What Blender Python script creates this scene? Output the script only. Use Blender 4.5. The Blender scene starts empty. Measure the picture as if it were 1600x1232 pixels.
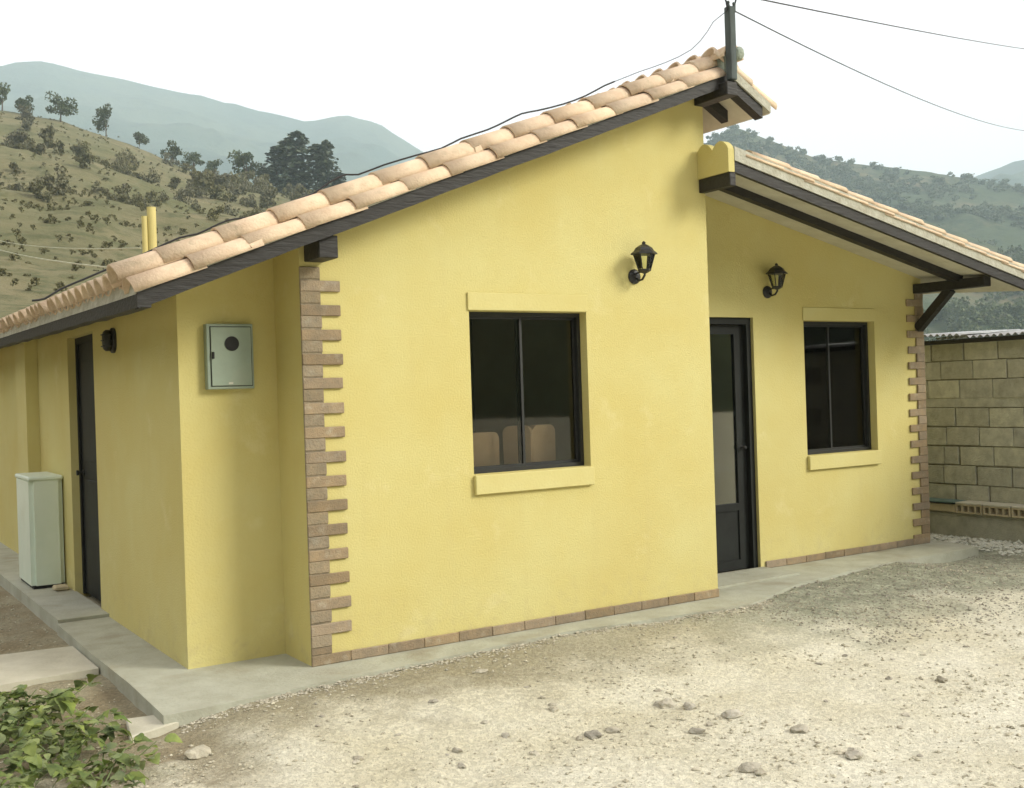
import bpy, bmesh, math, random
import numpy as np
from mathutils import Vector, Matrix, noise as mnoise

random.seed(7)
RNG = np.random.default_rng(7)
scene = bpy.context.scene
COL = scene.collection

# ------------------------------------------------------------------ camera
cam_data = bpy.data.cameras.new('camera')
cam = bpy.data.objects.new('camera', cam_data)
COL.objects.link(cam)
CAM = Vector((-2.3915, -5.9309, 1.5344))
FW = Vector((0.541093, 0.840962, -0.00079))
RT = Vector((0.840510, -0.540832, -0.032289))
UP = Vector((0.027581, -0.016807, 0.999478))
m = Matrix((RT, UP, -FW)).transposed().to_4x4()
m.translation = CAM
cam.matrix_world = m
cam_data.sensor_width = 36.0
cam_data.lens = 1708.363 / 1600 * 36
cam_data.clip_start = 0.05
cam_data.clip_end = 20000
scene.camera = cam

# ------------------------------------------------------------------ world, sun, exposure
SUN_DIR = Vector((0.64, -0.72, 0.53)).normalized()      # towards the sun
world = bpy.data.worlds.new('World')
scene.world = world
world.use_nodes = True
wn, wl = world.node_tree.nodes, world.node_tree.links
wn.clear()
sky = wn.new('ShaderNodeTexSky')
sky.sky_type = 'NISHITA'
sky.sun_disc = False
sky.sun_elevation = math.asin(SUN_DIR.z)
sky.sun_rotation = math.atan2(SUN_DIR.x, SUN_DIR.y)
sky.air_density = 1.0
sky.dust_density = 4.0
over = wn.new('ShaderNodeMixRGB')                      # thin bright overcast in front of the clear sky
over.inputs[0].default_value = 0.78
over.inputs[2].default_value = (15.3, 13.2, 12.8, 1)
wl.new(sky.outputs[0], over.inputs[1])
bg = wn.new('ShaderNodeBackground')
bg.inputs['Strength'].default_value = 0.10
wl.new(over.outputs[0], bg.inputs['Color'])
wo = wn.new('ShaderNodeOutputWorld')
wl.new(bg.outputs[0], wo.inputs['Surface'])
sun_data = bpy.data.lights.new('sun', 'SUN')
sun_data.energy = 4.1
sun_data.angle = math.radians(21)
sun_data.color = (1.0, 0.95, 0.84)
sun = bpy.data.objects.new('sun', sun_data)
COL.objects.link(sun)
sun.rotation_euler = (-SUN_DIR).to_track_quat('-Z', 'Y').to_euler()
sun.location = (5, -8, 12)
vs = scene.view_settings
scene.cycles.volume_bounces = 3
vs.view_transform = 'Standard'
try: vs.look = 'None'
except Exception: pass
vs.gamma = 1.0
vs.exposure = 0.34
vs.use_curve_mapping = False

# ------------------------------------------------------------------ helpers
def ray(u, v):
    return FW * 1708.363 + RT * (u - 800) + UP * (616 - v)
def on(u, v, ax, val):
    r = ray(u, v); i = 'XYZ'.index(ax)
    return CAM + r * ((val - CAM[i]) / r[i])
def wloc(o):
    v = Vector((0, 0, 0))
    while o is not None:
        v = v + o.location; o = o.parent
    return v
def tag(o, label=None, cat=None, group=None, kind=None):
    if label: o['label'] = label
    if cat: o['category'] = cat
    if group: o['group'] = group
    if kind: o['kind'] = kind
    return o
def empty(name, loc, label, cat, group=None):
    o = bpy.data.objects.new(name, None)
    o.empty_display_size = 0.1
    COL.objects.link(o); o.location = loc
    return tag(o, label, cat, group)
def link_mesh(name, me, mat, parent=None, loc=(0, 0, 0), rot=None, scale=None):
    """an object from (possibly shared) mesh data; loc is in the parent's frame"""
    o = bpy.data.objects.new(name, me)
    COL.objects.link(o)
    if mat is not None and not me.materials: me.materials.append(mat)
    if parent is not None: o.parent = parent
    o.location = loc
    if rot is not None: o.rotation_euler = rot
    if scale is not None: o.scale = scale
    return o
def obj(name, bm, mat, parent=None, smooth=False, kind=None, origin=None):
    """bmesh in WORLD coordinates -> one mesh object (moved into the parent's frame)"""
    base = wloc(parent) if parent is not None else Vector((0, 0, 0))
    org = Vector(origin) if origin is not None else base
    bmesh.ops.translate(bm, verts=bm.verts, vec=-org)
    bmesh.ops.recalc_face_normals(bm, faces=bm.faces)
    me = bpy.data.meshes.new(name)
    bm.to_mesh(me); bm.free()
    if smooth:
        me.polygons.foreach_set('use_smooth', [True] * len(me.polygons))
    o = link_mesh(name, me, mat, parent, org - base)
    if kind: o['kind'] = kind
    return o
def pmesh(name, verts, faces, mat, parent=None, smooth=False, kind=None):
    me = bpy.data.meshes.new(name)
    me.from_pydata([tuple(map(float, v)) for v in verts], [], [tuple(map(int, f)) for f in faces])
    if smooth: me.polygons.foreach_set('use_smooth', [True] * len(me.polygons))
    me.update()
    o = link_mesh(name, me, mat, parent)
    if kind: o['kind'] = kind
    return o
def box(bm, x0, x1, y0, y1, z0, z1, bev=0.0):
    vsn = [bm.verts.new((x, y, z)) for z in (z0, z1) for y in (y0, y1) for x in (x0, x1)]
    fs = [(0, 2, 3, 1), (4, 5, 7, 6), (0, 1, 5, 4), (2, 6, 7, 3), (0, 4, 6, 2), (1, 3, 7, 5)]
    faces = [bm.faces.new([vsn[i] for i in f]) for f in fs]
    if bev > 0:
        es = set(e for f in faces for e in f.edges)
        bmesh.ops.bevel(bm, geom=list(es), offset=bev, segments=1, affect='EDGES')
    return bm
def hexa(bm, pts):
    """8 points: bottom 4 (ccw) then top 4"""
    v = [bm.verts.new(p) for p in pts]
    for f in ((3, 2, 1, 0), (4, 5, 6, 7), (0, 1, 5, 4), (1, 2, 6, 5), (2, 3, 7, 6), (3, 0, 4, 7)):
        bm.faces.new([v[i] for i in f])
def beam(bm, a, b, w, h, side=Vector((0, 1, 0)), up=None, roll_z=True):
    """prism from a to b (centre line); w along side, h upward"""
    a, b = Vector(a), Vector(b)
    d = (b - a).normalized()
    s = side - d * side.dot(d); s.normalize()
    u = Vector((0, 0, 1)) if up is None else up
    if up is None:
        u = s.cross(d); u = u if u.z > 0 else -u
    s, u = s * w / 2, u * h / 2
    hexa(bm, [a - s - u, a + s - u, b + s - u, b - s - u, a - s + u, a + s + u, b + s + u, b - s + u])
def tube(bm, pts, r, seg=8, caps=True):
    pts = [Vector(p) for p in pts]
    rs = r if isinstance(r, (list, tuple)) else [r] * len(pts)
    rings = []
    for i, p in enumerate(pts):
        d = (pts[min(i + 1, len(pts) - 1)] - pts[max(i - 1, 0)]).normalized()
        s = d.cross(Vector((0, 0, 1)))
        if s.length < 1e-3: s = d.cross(Vector((0, 1, 0)))
        s.normalize(); t = s.cross(d)
        rings.append([bm.verts.new(p + (s * math.cos(2 * math.pi * k / seg) + t * math.sin(2 * math.pi * k / seg)) * rs[i]) for k in range(seg)])
    for a, b in zip(rings, rings[1:]):
        for k in range(seg):
            bm.faces.new((a[k], a[(k + 1) % seg], b[(k + 1) % seg], b[k]))
    if caps:
        bm.faces.new(rings[0][::-1]); bm.faces.new(rings[-1])
def lathe(bm, c, prof, seg=16, axis='Z'):
    """prof: list of (r, h) along the axis"""
    c = Vector(c); rings = []
    for r, h in prof:
        ring = []
        for k in range(seg):
            a = 2 * math.pi * k / seg
            if axis == 'Z': q = Vector((r * math.cos(a), r * math.sin(a), h))
            elif axis == 'Y': q = Vector((r * math.cos(a), h, r * math.sin(a)))
            else: q = Vector((h, r * math.cos(a), r * math.sin(a)))
            ring.append(bm.verts.new(c + q))
        rings.append(ring)
    for a, b in zip(rings, rings[1:]):
        for k in range(seg):
            bm.faces.new((a[k], a[(k + 1) % seg], b[(k + 1) % seg], b[k]))
    bm.faces.new(rings[0][::-1]); bm.faces.new(rings[-1])
def B(): return bmesh.new()

# ------------------------------------------------------------------ materials
def mat(name, base, rough=0.8, var=0.0, scale=6.0, bump=0.0, bscale=60.0, metal=0.0, col2=None, spec=0.3, detail=6, stretch=None, stain=None, objvar=0.0):
    """base colour broken up by noise between base and col2, fine bump; stain = (colour, scale, amount)"""
    mt = bpy.data.materials.new(name); mt.use_nodes = True
    n, l = mt.node_tree.nodes, mt.node_tree.links
    p = n['Principled BSDF']
    p.inputs['Roughness'].default_value = rough
    p.inputs['Metallic'].default_value = metal
    p.inputs['Specular IOR Level'].default_value = spec
    tc = n.new('ShaderNodeTexCoord'); mp = n.new('ShaderNodeMapping')
    geo = n.new('ShaderNodeNewGeometry')
    l.new(geo.outputs['Position'], mp.inputs[0])
    if stretch: mp.inputs['Scale'].default_value = stretch
    c2 = col2 if col2 else tuple(c * (1 - var) for c in base)
    nz = n.new('ShaderNodeTexNoise'); nz.inputs['Scale'].default_value = scale; nz.inputs['Detail'].default_value = detail
    nz.inputs['Roughness'].default_value = 0.62
    l.new(mp.outputs[0], nz.inputs['Vector'])
    cr = n.new('ShaderNodeValToRGB')
    cr.color_ramp.elements[0].position = 0.36; cr.color_ramp.elements[1].position = 0.66
    cr.color_ramp.elements[0].color = (*c2, 1); cr.color_ramp.elements[1].color = (*base, 1)
    l.new(nz.outputs['Fac'], cr.inputs[0])
    out = cr.outputs[0]
    if stain:
        sc, ss, amt = stain
        n2 = n.new('ShaderNodeTexNoise'); n2.inputs['Scale'].default_value = ss; n2.inputs['Detail'].default_value = 8
        l.new(geo.outputs['Position'], n2.inputs['Vector'])
        r2 = n.new('ShaderNodeValToRGB'); r2.color_ramp.elements[0].position = 0.56; r2.color_ramp.elements[1].position = 0.74
        r2.color_ramp.elements[1].color = (amt, amt, amt, 1)
        l.new(n2.outputs['Fac'], r2.inputs[0])
        mx = n.new('ShaderNodeMixRGB'); mx.inputs[2].default_value = (*sc, 1)
        l.new(r2.outputs[0], mx.inputs[0]); l.new(out, mx.inputs[1]); out = mx.outputs[0]
    if objvar > 0:
        oi = n.new('ShaderNodeObjectInfo')
        mr = n.new('ShaderNodeMapRange'); mr.inputs['To Min'].default_value = 1 - objvar; mr.inputs['To Max'].default_value = 1 + objvar
        l.new(oi.outputs['Random'], mr.inputs['Value'])
        hs = n.new('ShaderNodeHueSaturation')
        l.new(mr.outputs[0], hs.inputs['Value']); l.new(out, hs.inputs['Color'])
        mr2 = n.new('ShaderNodeMapRange'); mr2.inputs['To Min'].default_value = 1 + objvar * .7; mr2.inputs['To Max'].default_value = 1 - objvar * .7
        fr = n.new('ShaderNodeMath'); fr.operation = 'MULTIPLY'; fr.inputs[1].default_value = 7.31
        f2 = n.new('ShaderNodeMath'); f2.operation = 'FRACT'
        l.new(oi.outputs['Random'], fr.inputs[0]); l.new(fr.outputs[0], f2.inputs[0]); l.new(f2.outputs[0], mr2.inputs['Value'])
        l.new(mr2.outputs[0], hs.inputs['Saturation'])
        out = hs.outputs[0]
    l.new(out, p.inputs['Base Color'])
    if bump > 0:
        nb = n.new('ShaderNodeTexNoise'); nb.inputs['Scale'].default_value = bscale; nb.inputs['Detail'].default_value = 5
        l.new(mp.outputs[0], nb.inputs['Vector'])
        bp = n.new('ShaderNodeBump'); bp.inputs['Strength'].default_value = bump; bp.inputs['Distance'].default_value = 0.01
        l.new(nb.outputs['Fac'], bp.inputs['Height']); l.new(bp.outputs[0], p.inputs['Normal'])
    return mt

def weather(mt):
    """faint rain streaks, hairline cracks and irregular mud splashes on the rendered walls"""
    n, l = mt.node_tree.nodes, mt.node_tree.links
    p = n['Principled BSDF']; src = p.inputs['Base Color'].links[0].from_socket
    geo = n.new('ShaderNodeNewGeometry')
    def layer(src, fac, col):
        mx = n.new('ShaderNodeMixRGB'); mx.inputs[2].default_value = (*col, 1); l.new(fac, mx.inputs[0]); l.new(src, mx.inputs[1]); return mx.outputs[0]
    def nz(scale, st=None, det=6, rough=.6):
        x = n.new('ShaderNodeTexNoise'); x.inputs['Scale'].default_value = scale; x.inputs['Detail'].default_value = det; x.inputs['Roughness'].default_value = rough
        if st:
            mp = n.new('ShaderNodeMapping'); mp.inputs['Scale'].default_value = st; l.new(geo.outputs['Position'], mp.inputs[0]); l.new(mp.outputs[0], x.inputs['Vector'])
        else: l.new(geo.outputs['Position'], x.inputs['Vector'])
        return x.outputs['Fac']
    def mr(s, a, b, c=0., d=1.):
        x = n.new('ShaderNodeMapRange'); x.inputs['From Min'].default_value = a; x.inputs['From Max'].default_value = b; x.inputs['To Min'].default_value = c; x.inputs['To Max'].default_value = d
        l.new(s, x.inputs['Value']); return x.outputs[0]
    def mul(a, b):
        x = n.new('ShaderNodeMath'); x.operation = 'MULTIPLY'; l.new(a, x.inputs[0]); l.new(b, x.inputs[1]); return x.outputs[0]
    src = layer(src, mr(nz(9, (1, 1, .07)), .56, .78, 0, .20), (0.50, 0.42, 0.19))          # streaks
    src = layer(src, mr(nz(2.6, None, 8, .7), .58, .70, 0, .28), (0.74, 0.69, 0.40))         # paler repainted patches
    src = layer(src, mr(nz(30, None, 9, .8), .64, .74, 0, .35), (0.45, 0.38, 0.18))          # specks
    sep = n.new('ShaderNodeSeparateXYZ'); l.new(geo.outputs['Position'], sep.inputs[0])
    splash = mul(mr(sep.outputs['Z'], .42, .02), mr(nz(11, None, 8, .75), .50, .68, 0, .45))
    src = layer(src, splash, (0.42, 0.35, 0.20))                                             # mud splashed up from the yard
    vo = n.new('ShaderNodeTexVoronoi'); vo.feature = 'DISTANCE_TO_EDGE'; vo.inputs['Scale'].default_value = 0.9
    wv = n.new('ShaderNodeTexNoise'); wv.inputs['Scale'].default_value = 3; wv.inputs['Detail'].default_value = 8; l.new(geo.outputs['Position'], wv.inputs['Vector'])
    ad = n.new('ShaderNodeMixRGB'); ad.inputs[0].default_value = .35; l.new(geo.outputs['Position'], ad.inputs[1]); l.new(wv.outputs['Color'], ad.inputs[2]); l.new(ad.outputs[0], vo.inputs['Vector'])
    crack = mul(mr(vo.outputs['Distance'], .0035, .0005), mr(nz(.9), .60, .68, 0, .18))
    src = layer(src, crack, (0.30, 0.24, 0.11))
    l.new(src, p.inputs['Base Color'])
M = {}
M['stucco'] = mat('yellow_stucco', (0.605, 0.550, 0.240), 0.9, scale=1.1, col2=(0.580, 0.500, 0.190), bump=0.35, bscale=90, stain=((0.56, 0.465, 0.17), 0.7, 0.45), spec=0.2)
weather(M['stucco'])
M['trim'] = mat('yellow_trim', (0.620, 0.565, 0.255), 0.88, scale=2, col2=(0.59, 0.520, 0.21), bump=0.2, bscale=60)
M['brick'] = mat('brick', (0.33, 0.25, 0.155), 0.9, scale=14, col2=(0.25, 0.20, 0.135), bump=0.6, bscale=100, objvar=0.17, stain=((0.42, 0.38, 0.29), 16, 0.6))
M['brick_smeared'] = mat('brick_mortar_smeared', (0.32, 0.255, 0.165), 0.95, scale=18, col2=(0.25, 0.21, 0.145), bump=0.7, bscale=90, objvar=0.10, stain=((0.37, 0.35, 0.27), 12, 0.5))
M['brick_grout'] = mat('brick_grout', (0.30, 0.25, 0.17), 0.95, scale=30, col2=(0.2, 0.17, 0.12), bump=0.5, bscale=150)
M['tile'] = mat('clay_tile', (0.72, 0.58, 0.415), 0.9, scale=9, col2=(0.62, 0.47, 0.325), bump=0.45, bscale=70, objvar=0.08, stain=((0.42, 0.35, 0.24), 13, 0.6), spec=0.25)
M['mortar'] = mat('roof_mortar', (0.50, 0.50, 0.42), 0.95, scale=12, col2=(0.38, 0.37, 0.29), bump=0.9, bscale=40)
M['beam'] = mat('dark_timber', (0.030, 0.029, 0.026), 0.6, scale=30, col2=(0.018, 0.017, 0.015), bump=0.5, bscale=40, stretch=(0.3, 1, 1.5), spec=0.4)
M['soffit'] = mat('whitewashed_soffit', (0.66, 0.64, 0.53), 0.9, scale=5, col2=(0.55, 0.53, 0.42), bump=0.2, bscale=40)
M['concrete'] = mat('concrete_slab', (0.44, 0.45, 0.36), 0.92, scale=4, col2=(0.35, 0.35, 0.27), bump=0.5, bscale=45, stain=((0.27, 0.24, 0.165), 2.2, 0.75))
M['palecrete'] = mat('pale_concrete', (0.56, 0.54, 0.43), 0.92, scale=5, col2=(0.46, 0.44, 0.34), bump=0.4, bscale=45)
M['block'] = mat('concrete_block', (0.52, 0.515, 0.395), 0.95, scale=9, col2=(0.38, 0.372, 0.285), bump=1.0, bscale=70, objvar=0.13)
M['block_mortar'] = mat('block_mortar', (0.30, 0.29, 0.21), 0.95, scale=12, col2=(0.18, 0.17, 0.12), bump=1.0, bscale=60)
M['hollow'] = mat('clay_hollow_block', (0.52, 0.45, 0.29), 0.95, scale=10, col2=(0.42, 0.36, 0.23), bump=0.6, bscale=60)
M['black'] = mat('black_paint', (0.022, 0.024, 0.023), 0.45, scale=20, col2=(0.014, 0.014, 0.014), bump=0.15, bscale=90, spec=0.5)
M['frame'] = mat('bronze_frame', (0.017, 0.019, 0.017), 0.5, scale=20, col2=(0.012, 0.013, 0.012), spec=0.5)
M['steel_door'] = mat('dark_steel', (0.017, 0.020, 0.018), 0.55, scale=5, col2=(0.012, 0.013, 0.012), bump=0.1, bscale=20, spec=0.25)
M['boxpaint'] = mat('grey_green_paint', (0.30, 0.37, 0.29), 0.5, scale=5, col2=(0.26, 0.32, 0.25), bump=0.05, bscale=30, metal=0.0, spec=0.5, stain=((0.34, 0.33, 0.25), 5, 0.3))
M['boxdark'] = mat('seam_black', (0.02, 0.02, 0.02), 0.7)
M['tank'] = mat('pale_green_enamel', (0.74, 0.83, 0.71), 0.35, scale=3, col2=(0.68, 0.78, 0.65), spec=0.5, bump=0.03, bscale=12, stain=((0.60, 0.66, 0.52), 2.5, .5))
M['pipe'] = mat('yellow_pipe', (0.60, 0.54, 0.22), 0.5, scale=5, col2=(0.54, 0.48, 0.19))
M['post'] = mat('weathered_grey_post', (0.10, 0.13, 0.125), 0.7, scale=10, col2=(0.05, 0.06, 0.058), bump=0.4, bscale=50, stretch=(1, 1, 0.2))
M['cable'] = mat('black_cable', (0.02, 0.02, 0.02), 0.6)
M['cable_pale'] = mat('weathered_cable', (0.42, 0.43, 0.30), 0.6)
M['cap'] = mat('ridge_cement', (0.38, 0.42, 0.35), 0.9, scale=12, col2=(0.28, 0.33, 0.27), bump=0.8, bscale=60)
M['zinc'] = mat('zinc_sheet', (0.50, 0.52, 0.50), 0.35, scale=6, col2=(0.33, 0.34, 0.32), metal=0.7, spec=0.5)
M['upholstery'] = mat('pinkish_upholstery', (0.74, 0.52, 0.40), 0.9, scale=8, col2=(0.68, 0.47, 0.36), bump=0.1, bscale=80)
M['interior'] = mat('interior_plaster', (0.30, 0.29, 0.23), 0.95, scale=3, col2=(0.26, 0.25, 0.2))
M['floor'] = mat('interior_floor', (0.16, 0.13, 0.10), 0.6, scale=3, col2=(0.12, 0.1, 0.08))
M['stone'] = mat('grey_stone', (0.48, 0.45, 0.36), 0.95, scale=18, col2=(0.29, 0.27, 0.21), bump=0.8, bscale=60, objvar=0.22)
M['gravelmat'] = mat('gravel_mix', (0.62, 0.58, 0.44), 0.95, scale=40, col2=(0.26, 0.24, 0.17), bump=0.4, bscale=90)
M['whitegravel'] = mat('white_gravel', (0.66, 0.66, 0.56), 0.95, scale=20, col2=(0.48, 0.48, 0.40), bump=0.4, bscale=90)
M['barkmat'] = mat('bark', (0.13, 0.10, 0.065), 0.95, scale=10, col2=(0.08, 0.06, 0.04), bump=0.6, bscale=30)
M['teal'] = mat('teal_sheet', (0.14, 0.22, 0.19), 0.5, scale=6, col2=(0.09, 0.15, 0.13), bump=0.1, bscale=20, spec=0.5)

def leafmat(name, c1, c2, scale, trans=0.25, objvar=0.12):
    mt = mat(name, c1, 0.6, scale=scale, col2=c2, objvar=objvar, spec=0.35)
    n, l = mt.node_tree.nodes, mt.node_tree.links
    p = n['Principled BSDF']; outn = n['Material Output']
    tr = n.new('ShaderNodeBsdfTranslucent'); mx = n.new('ShaderNodeMixShader'); mx.inputs[0].default_value = trans
    src = p.inputs['Base Color'].links[0].from_socket
    l.new(src, tr.inputs[0]); l.new(p.outputs[0], mx.inputs[1]); l.new(tr.outputs[0], mx.inputs[2]); l.new(mx.outputs[0], outn.inputs['Surface'])
    return mt
M['leaf'] = leafmat('broad_leaf', (0.29, 0.34, 0.115), (0.12, 0.175, 0.065), 9, 0.3, 0.30)
M['stem'] = mat('green_stem', (0.14, 0.19, 0.06), 0.6, scale=9, col2=(0.10, 0.13, 0.05))
M['crown'] = leafmat('hill_foliage', (0.105, 0.125, 0.048), (0.055, 0.075, 0.032), 0.6, 0.2, 0.22)
M['shrub'] = leafmat('dry_shrub_foliage', (0.165, 0.155, 0.080), (0.125, 0.122, 0.060), 0.5, 0.15, 0.25)
M['pine'] = leafmat('conifer_foliage', (0.085, 0.105, 0.062), (0.050, 0.068, 0.042), 0.6, 0.1, 0.12)

def glassmat(name, tint, gloss_rough=0.03, refl=0.9):
    mt = bpy.data.materials.new(name); mt.use_nodes = True
    n, l = mt.node_tree.nodes, mt.node_tree.links
    n.remove(n['Principled BSDF']); outn = n['Material Output']
    t = n.new('ShaderNodeBsdfTransparent'); t.inputs[0].default_value = (*tint, 1)
    g = n.new('ShaderNodeBsdfGlossy'); g.inputs['Roughness'].default_value = gloss_rough; g.inputs[0].default_value = (refl,) * 3 + (1,)
    f = n.new('ShaderNodeFresnel'); f.inputs[0].default_value = 1.40
    nz = n.new('ShaderNodeTexNoise'); nz.inputs['Scale'].default_value = 2.5
    bp = n.new('ShaderNodeBump'); bp.inputs['Strength'].default_value = 0.012; bp.inputs['Distance'].default_value = 0.02
    l.new(nz.outputs['Fac'], bp.inputs['Height']); l.new(bp.outputs[0], g.inputs['Normal'])
    mx = n.new('ShaderNodeMixShader')
    l.new(f.outputs[0], mx.inputs[0]); l.new(t.outputs[0], mx.inputs[1]); l.new(g.outputs[0], mx.inputs[2]); l.new(mx.outputs[0], outn.inputs['Surface'])
    return mt
M['glass'] = glassmat('tinted_glass', (0.80, 0.81, 0.74))
M['lampglass'] = glassmat('lantern_glass', (0.93, 0.94, 0.88), 0.08, 0.6)

def ground_material():
    mt = bpy.data.materials.new('dusty_yard'); mt.use_nodes = True
    n, l = mt.node_tree.nodes, mt.node_tree.links
    p = n['Principled BSDF']; p.inputs['Roughness'].default_value = 0.97; p.inputs['Specular IOR Level'].default_value = 0.15
    geo = n.new('ShaderNodeNewGeometry')
    def nz(scale, det=8, rough=0.6):
        x = n.new('ShaderNodeTexNoise'); x.inputs['Scale'].default_value = scale; x.inputs['Detail'].default_value = det; x.inputs['Roughness'].default_value = rough
        l.new(geo.outputs['Position'], x.inputs['Vector']); return x
    def ramp(src, a, b, c1=(0, 0, 0), c2=(1, 1, 1)):
        r = n.new('ShaderNodeValToRGB'); r.color_ramp.elements[0].position = a; r.color_ramp.elements[1].position = b
        r.color_ramp.elements[0].color = (*c1, 1); r.color_ramp.elements[1].color = (*c2, 1); l.new(src, r.inputs[0]); return r
    def mix(f, a, b):
        x = n.new('ShaderNodeMixRGB')
        (l.new(f, x.inputs[0]) if not isinstance(f, float) else setattr(x.inputs[0], 'default_value', f))
        for i, s in ((1, a), (2, b)):
            if isinstance(s, tuple): x.inputs[i].default_value = (*s, 1)
            else: l.new(s, x.inputs[i])
        return x
    base = ramp(nz(0.9).outputs['Fac'], 0.35, 0.65, (0.64, 0.60, 0.445), (0.80, 0.78, 0.65))
    # greyer, rougher gravel spread in front of the right-hand wing and along the plinth
    sep = n.new('ShaderNodeSeparateXYZ'); l.new(geo.outputs['Position'], sep.inputs[0])
    def mr(src, a, b, c=0, d=1):
        x = n.new('ShaderNodeMapRange'); x.inputs['From Min'].default_value = a; x.inputs['From Max'].default_value = b
        x.inputs['To Min'].default_value = c; x.inputs['To Max'].default_value = d; l.new(src, x.inputs['Value']); return x
    def math_(op, a, b):
        x = n.new('ShaderNodeMath'); x.operation = op; x.use_clamp = (op == 'ADD' or op == 'MULTIPLY')
        for i, s in ((0, a), (1, b)):
            if isinstance(s, float): x.inputs[i].default_value = s
            else: l.new(s, x.inputs[i])
        return x
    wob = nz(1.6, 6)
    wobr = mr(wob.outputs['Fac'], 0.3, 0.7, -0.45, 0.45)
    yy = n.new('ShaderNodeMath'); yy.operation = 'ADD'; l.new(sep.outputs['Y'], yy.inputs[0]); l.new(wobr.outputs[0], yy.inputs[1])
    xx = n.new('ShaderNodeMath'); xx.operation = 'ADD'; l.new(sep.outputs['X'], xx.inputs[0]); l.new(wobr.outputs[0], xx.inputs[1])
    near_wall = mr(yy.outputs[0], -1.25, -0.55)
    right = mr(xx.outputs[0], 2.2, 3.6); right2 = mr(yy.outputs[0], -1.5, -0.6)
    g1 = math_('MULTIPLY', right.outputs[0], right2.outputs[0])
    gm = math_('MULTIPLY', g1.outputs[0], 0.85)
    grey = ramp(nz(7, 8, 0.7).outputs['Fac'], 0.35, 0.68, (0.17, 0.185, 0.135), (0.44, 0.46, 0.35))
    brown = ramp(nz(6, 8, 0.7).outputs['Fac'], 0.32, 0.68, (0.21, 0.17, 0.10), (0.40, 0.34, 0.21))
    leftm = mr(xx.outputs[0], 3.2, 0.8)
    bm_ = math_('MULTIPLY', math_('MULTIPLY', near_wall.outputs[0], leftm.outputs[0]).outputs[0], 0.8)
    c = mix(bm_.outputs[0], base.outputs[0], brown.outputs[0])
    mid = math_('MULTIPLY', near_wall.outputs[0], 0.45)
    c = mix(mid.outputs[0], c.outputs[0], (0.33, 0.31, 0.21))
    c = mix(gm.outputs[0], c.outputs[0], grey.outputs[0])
    # soil at the left of the slab
    soil = math_('MULTIPLY', mr(sep.outputs['X'], -0.7, -1.0).outputs[0], ramp(nz(3.0, 6).outputs['Fac'], 0.42, 0.6).outputs[0])
    soil = math_('MULTIPLY', soil.outputs[0], 0.7)
    c = mix(soil.outputs[0], c.outputs[0], (0.25, 0.20, 0.12))
    # speckle of grit
    vor = n.new('ShaderNodeTexVoronoi'); vor.inputs['Scale'].default_value = 60; l.new(geo.outputs['Position'], vor.inputs['Vector'])
    sp = ramp(vor.outputs['Color'], 0.2, 0.9, (0.72, 0.72, 0.70), (1.12, 1.12, 1.10))
    mul = n.new('ShaderNodeMixRGB'); mul.blend_type = 'MULTIPLY'; mul.inputs[0].default_value = 0.75
    l.new(c.outputs[0], mul.inputs[1]); l.new(sp.outputs[0], mul.inputs[2])
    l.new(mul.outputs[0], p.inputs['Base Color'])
    b1 = n.new('ShaderNodeBump'); b1.inputs['Strength'].default_value = 0.9; b1.inputs['Distance'].default_value = 0.02
    l.new(nz(28, 8, 0.75).outputs['Fac'], b1.inputs['Height'])
    b2 = n.new('ShaderNodeBump'); b2.inputs['Strength'].default_value = 0.6; b2.inputs['Distance'].default_value = 0.006
    v2 = n.new('ShaderNodeTexVoronoi'); v2.inputs['Scale'].default_value = 90; l.new(geo.outputs['Position'], v2.inputs['Vector'])
    l.new(v2.outputs['Distance'], b2.inputs['Height']); l.new(b1.outputs[0], b2.inputs['Normal']); l.new(b2.outputs[0], p.inputs['Normal'])
    return mt
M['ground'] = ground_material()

def hill_material(name, dry, green, dark, s1, s2, lo=0.42, hi=0.6):
    mt = bpy.data.materials.new(name); mt.use_nodes = True
    n, l = mt.node_tree.nodes, mt.node_tree.links
    p = n['Principled BSDF']; p.inputs['Roughness'].default_value = 0.97; p.inputs['Specular IOR Level'].default_value = 0.1
    geo = n.new('ShaderNodeNewGeometry')
    def nz(s, d=10):
        x = n.new('ShaderNodeTexNoise'); x.inputs['Scale'].default_value = s; x.inputs['Detail'].default_value = d; x.inputs['Roughness'].default_value = 0.68
        l.new(geo.outputs['Position'], x.inputs['Vector']); return x
    def ramp(src, a, b, c1, c2):
        r = n.new('ShaderNodeValToRGB'); r.color_ramp.elements[0].position = a; r.color_ramp.elements[1].position = b
        r.color_ramp.elements[0].color = (*c1, 1); r.color_ramp.elements[1].color = (*c2, 1); l.new(src, r.inputs[0]); return r
    a = ramp(nz(s1).outputs['Fac'], lo, hi, dry, green)
    f = ramp(nz(s2, 8).outputs['Fac'], 0.50, 0.62, (0, 0, 0), (0.85, 0.85, 0.85))
    mx = n.new('ShaderNodeMixRGB'); l.new(f.outputs[0], mx.inputs[0]); l.new(a.outputs[0], mx.inputs[1]); mx.inputs[2].default_value = (*dark, 1)
    l.new(mx.outputs[0], p.inputs['Base Color'])
    bp = n.new('ShaderNodeBump'); bp.inputs['Strength'].default_value = 0.8; bp.inputs['Distance'].default_value = 0.6 / max(s2, 0.01) * 0.3
    l.new(nz(s2, 8).outputs['Fac'], bp.inputs['Height']); l.new(bp.outputs[0], p.inputs['Normal'])
    return mt
M['hill_dry'] = hill_material('dry_grass_hillside', (0.190, 0.170, 0.095), (0.125, 0.128, 0.062), (0.090, 0.098, 0.046), 0.05, 0.30, 0.38, 0.60)
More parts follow.
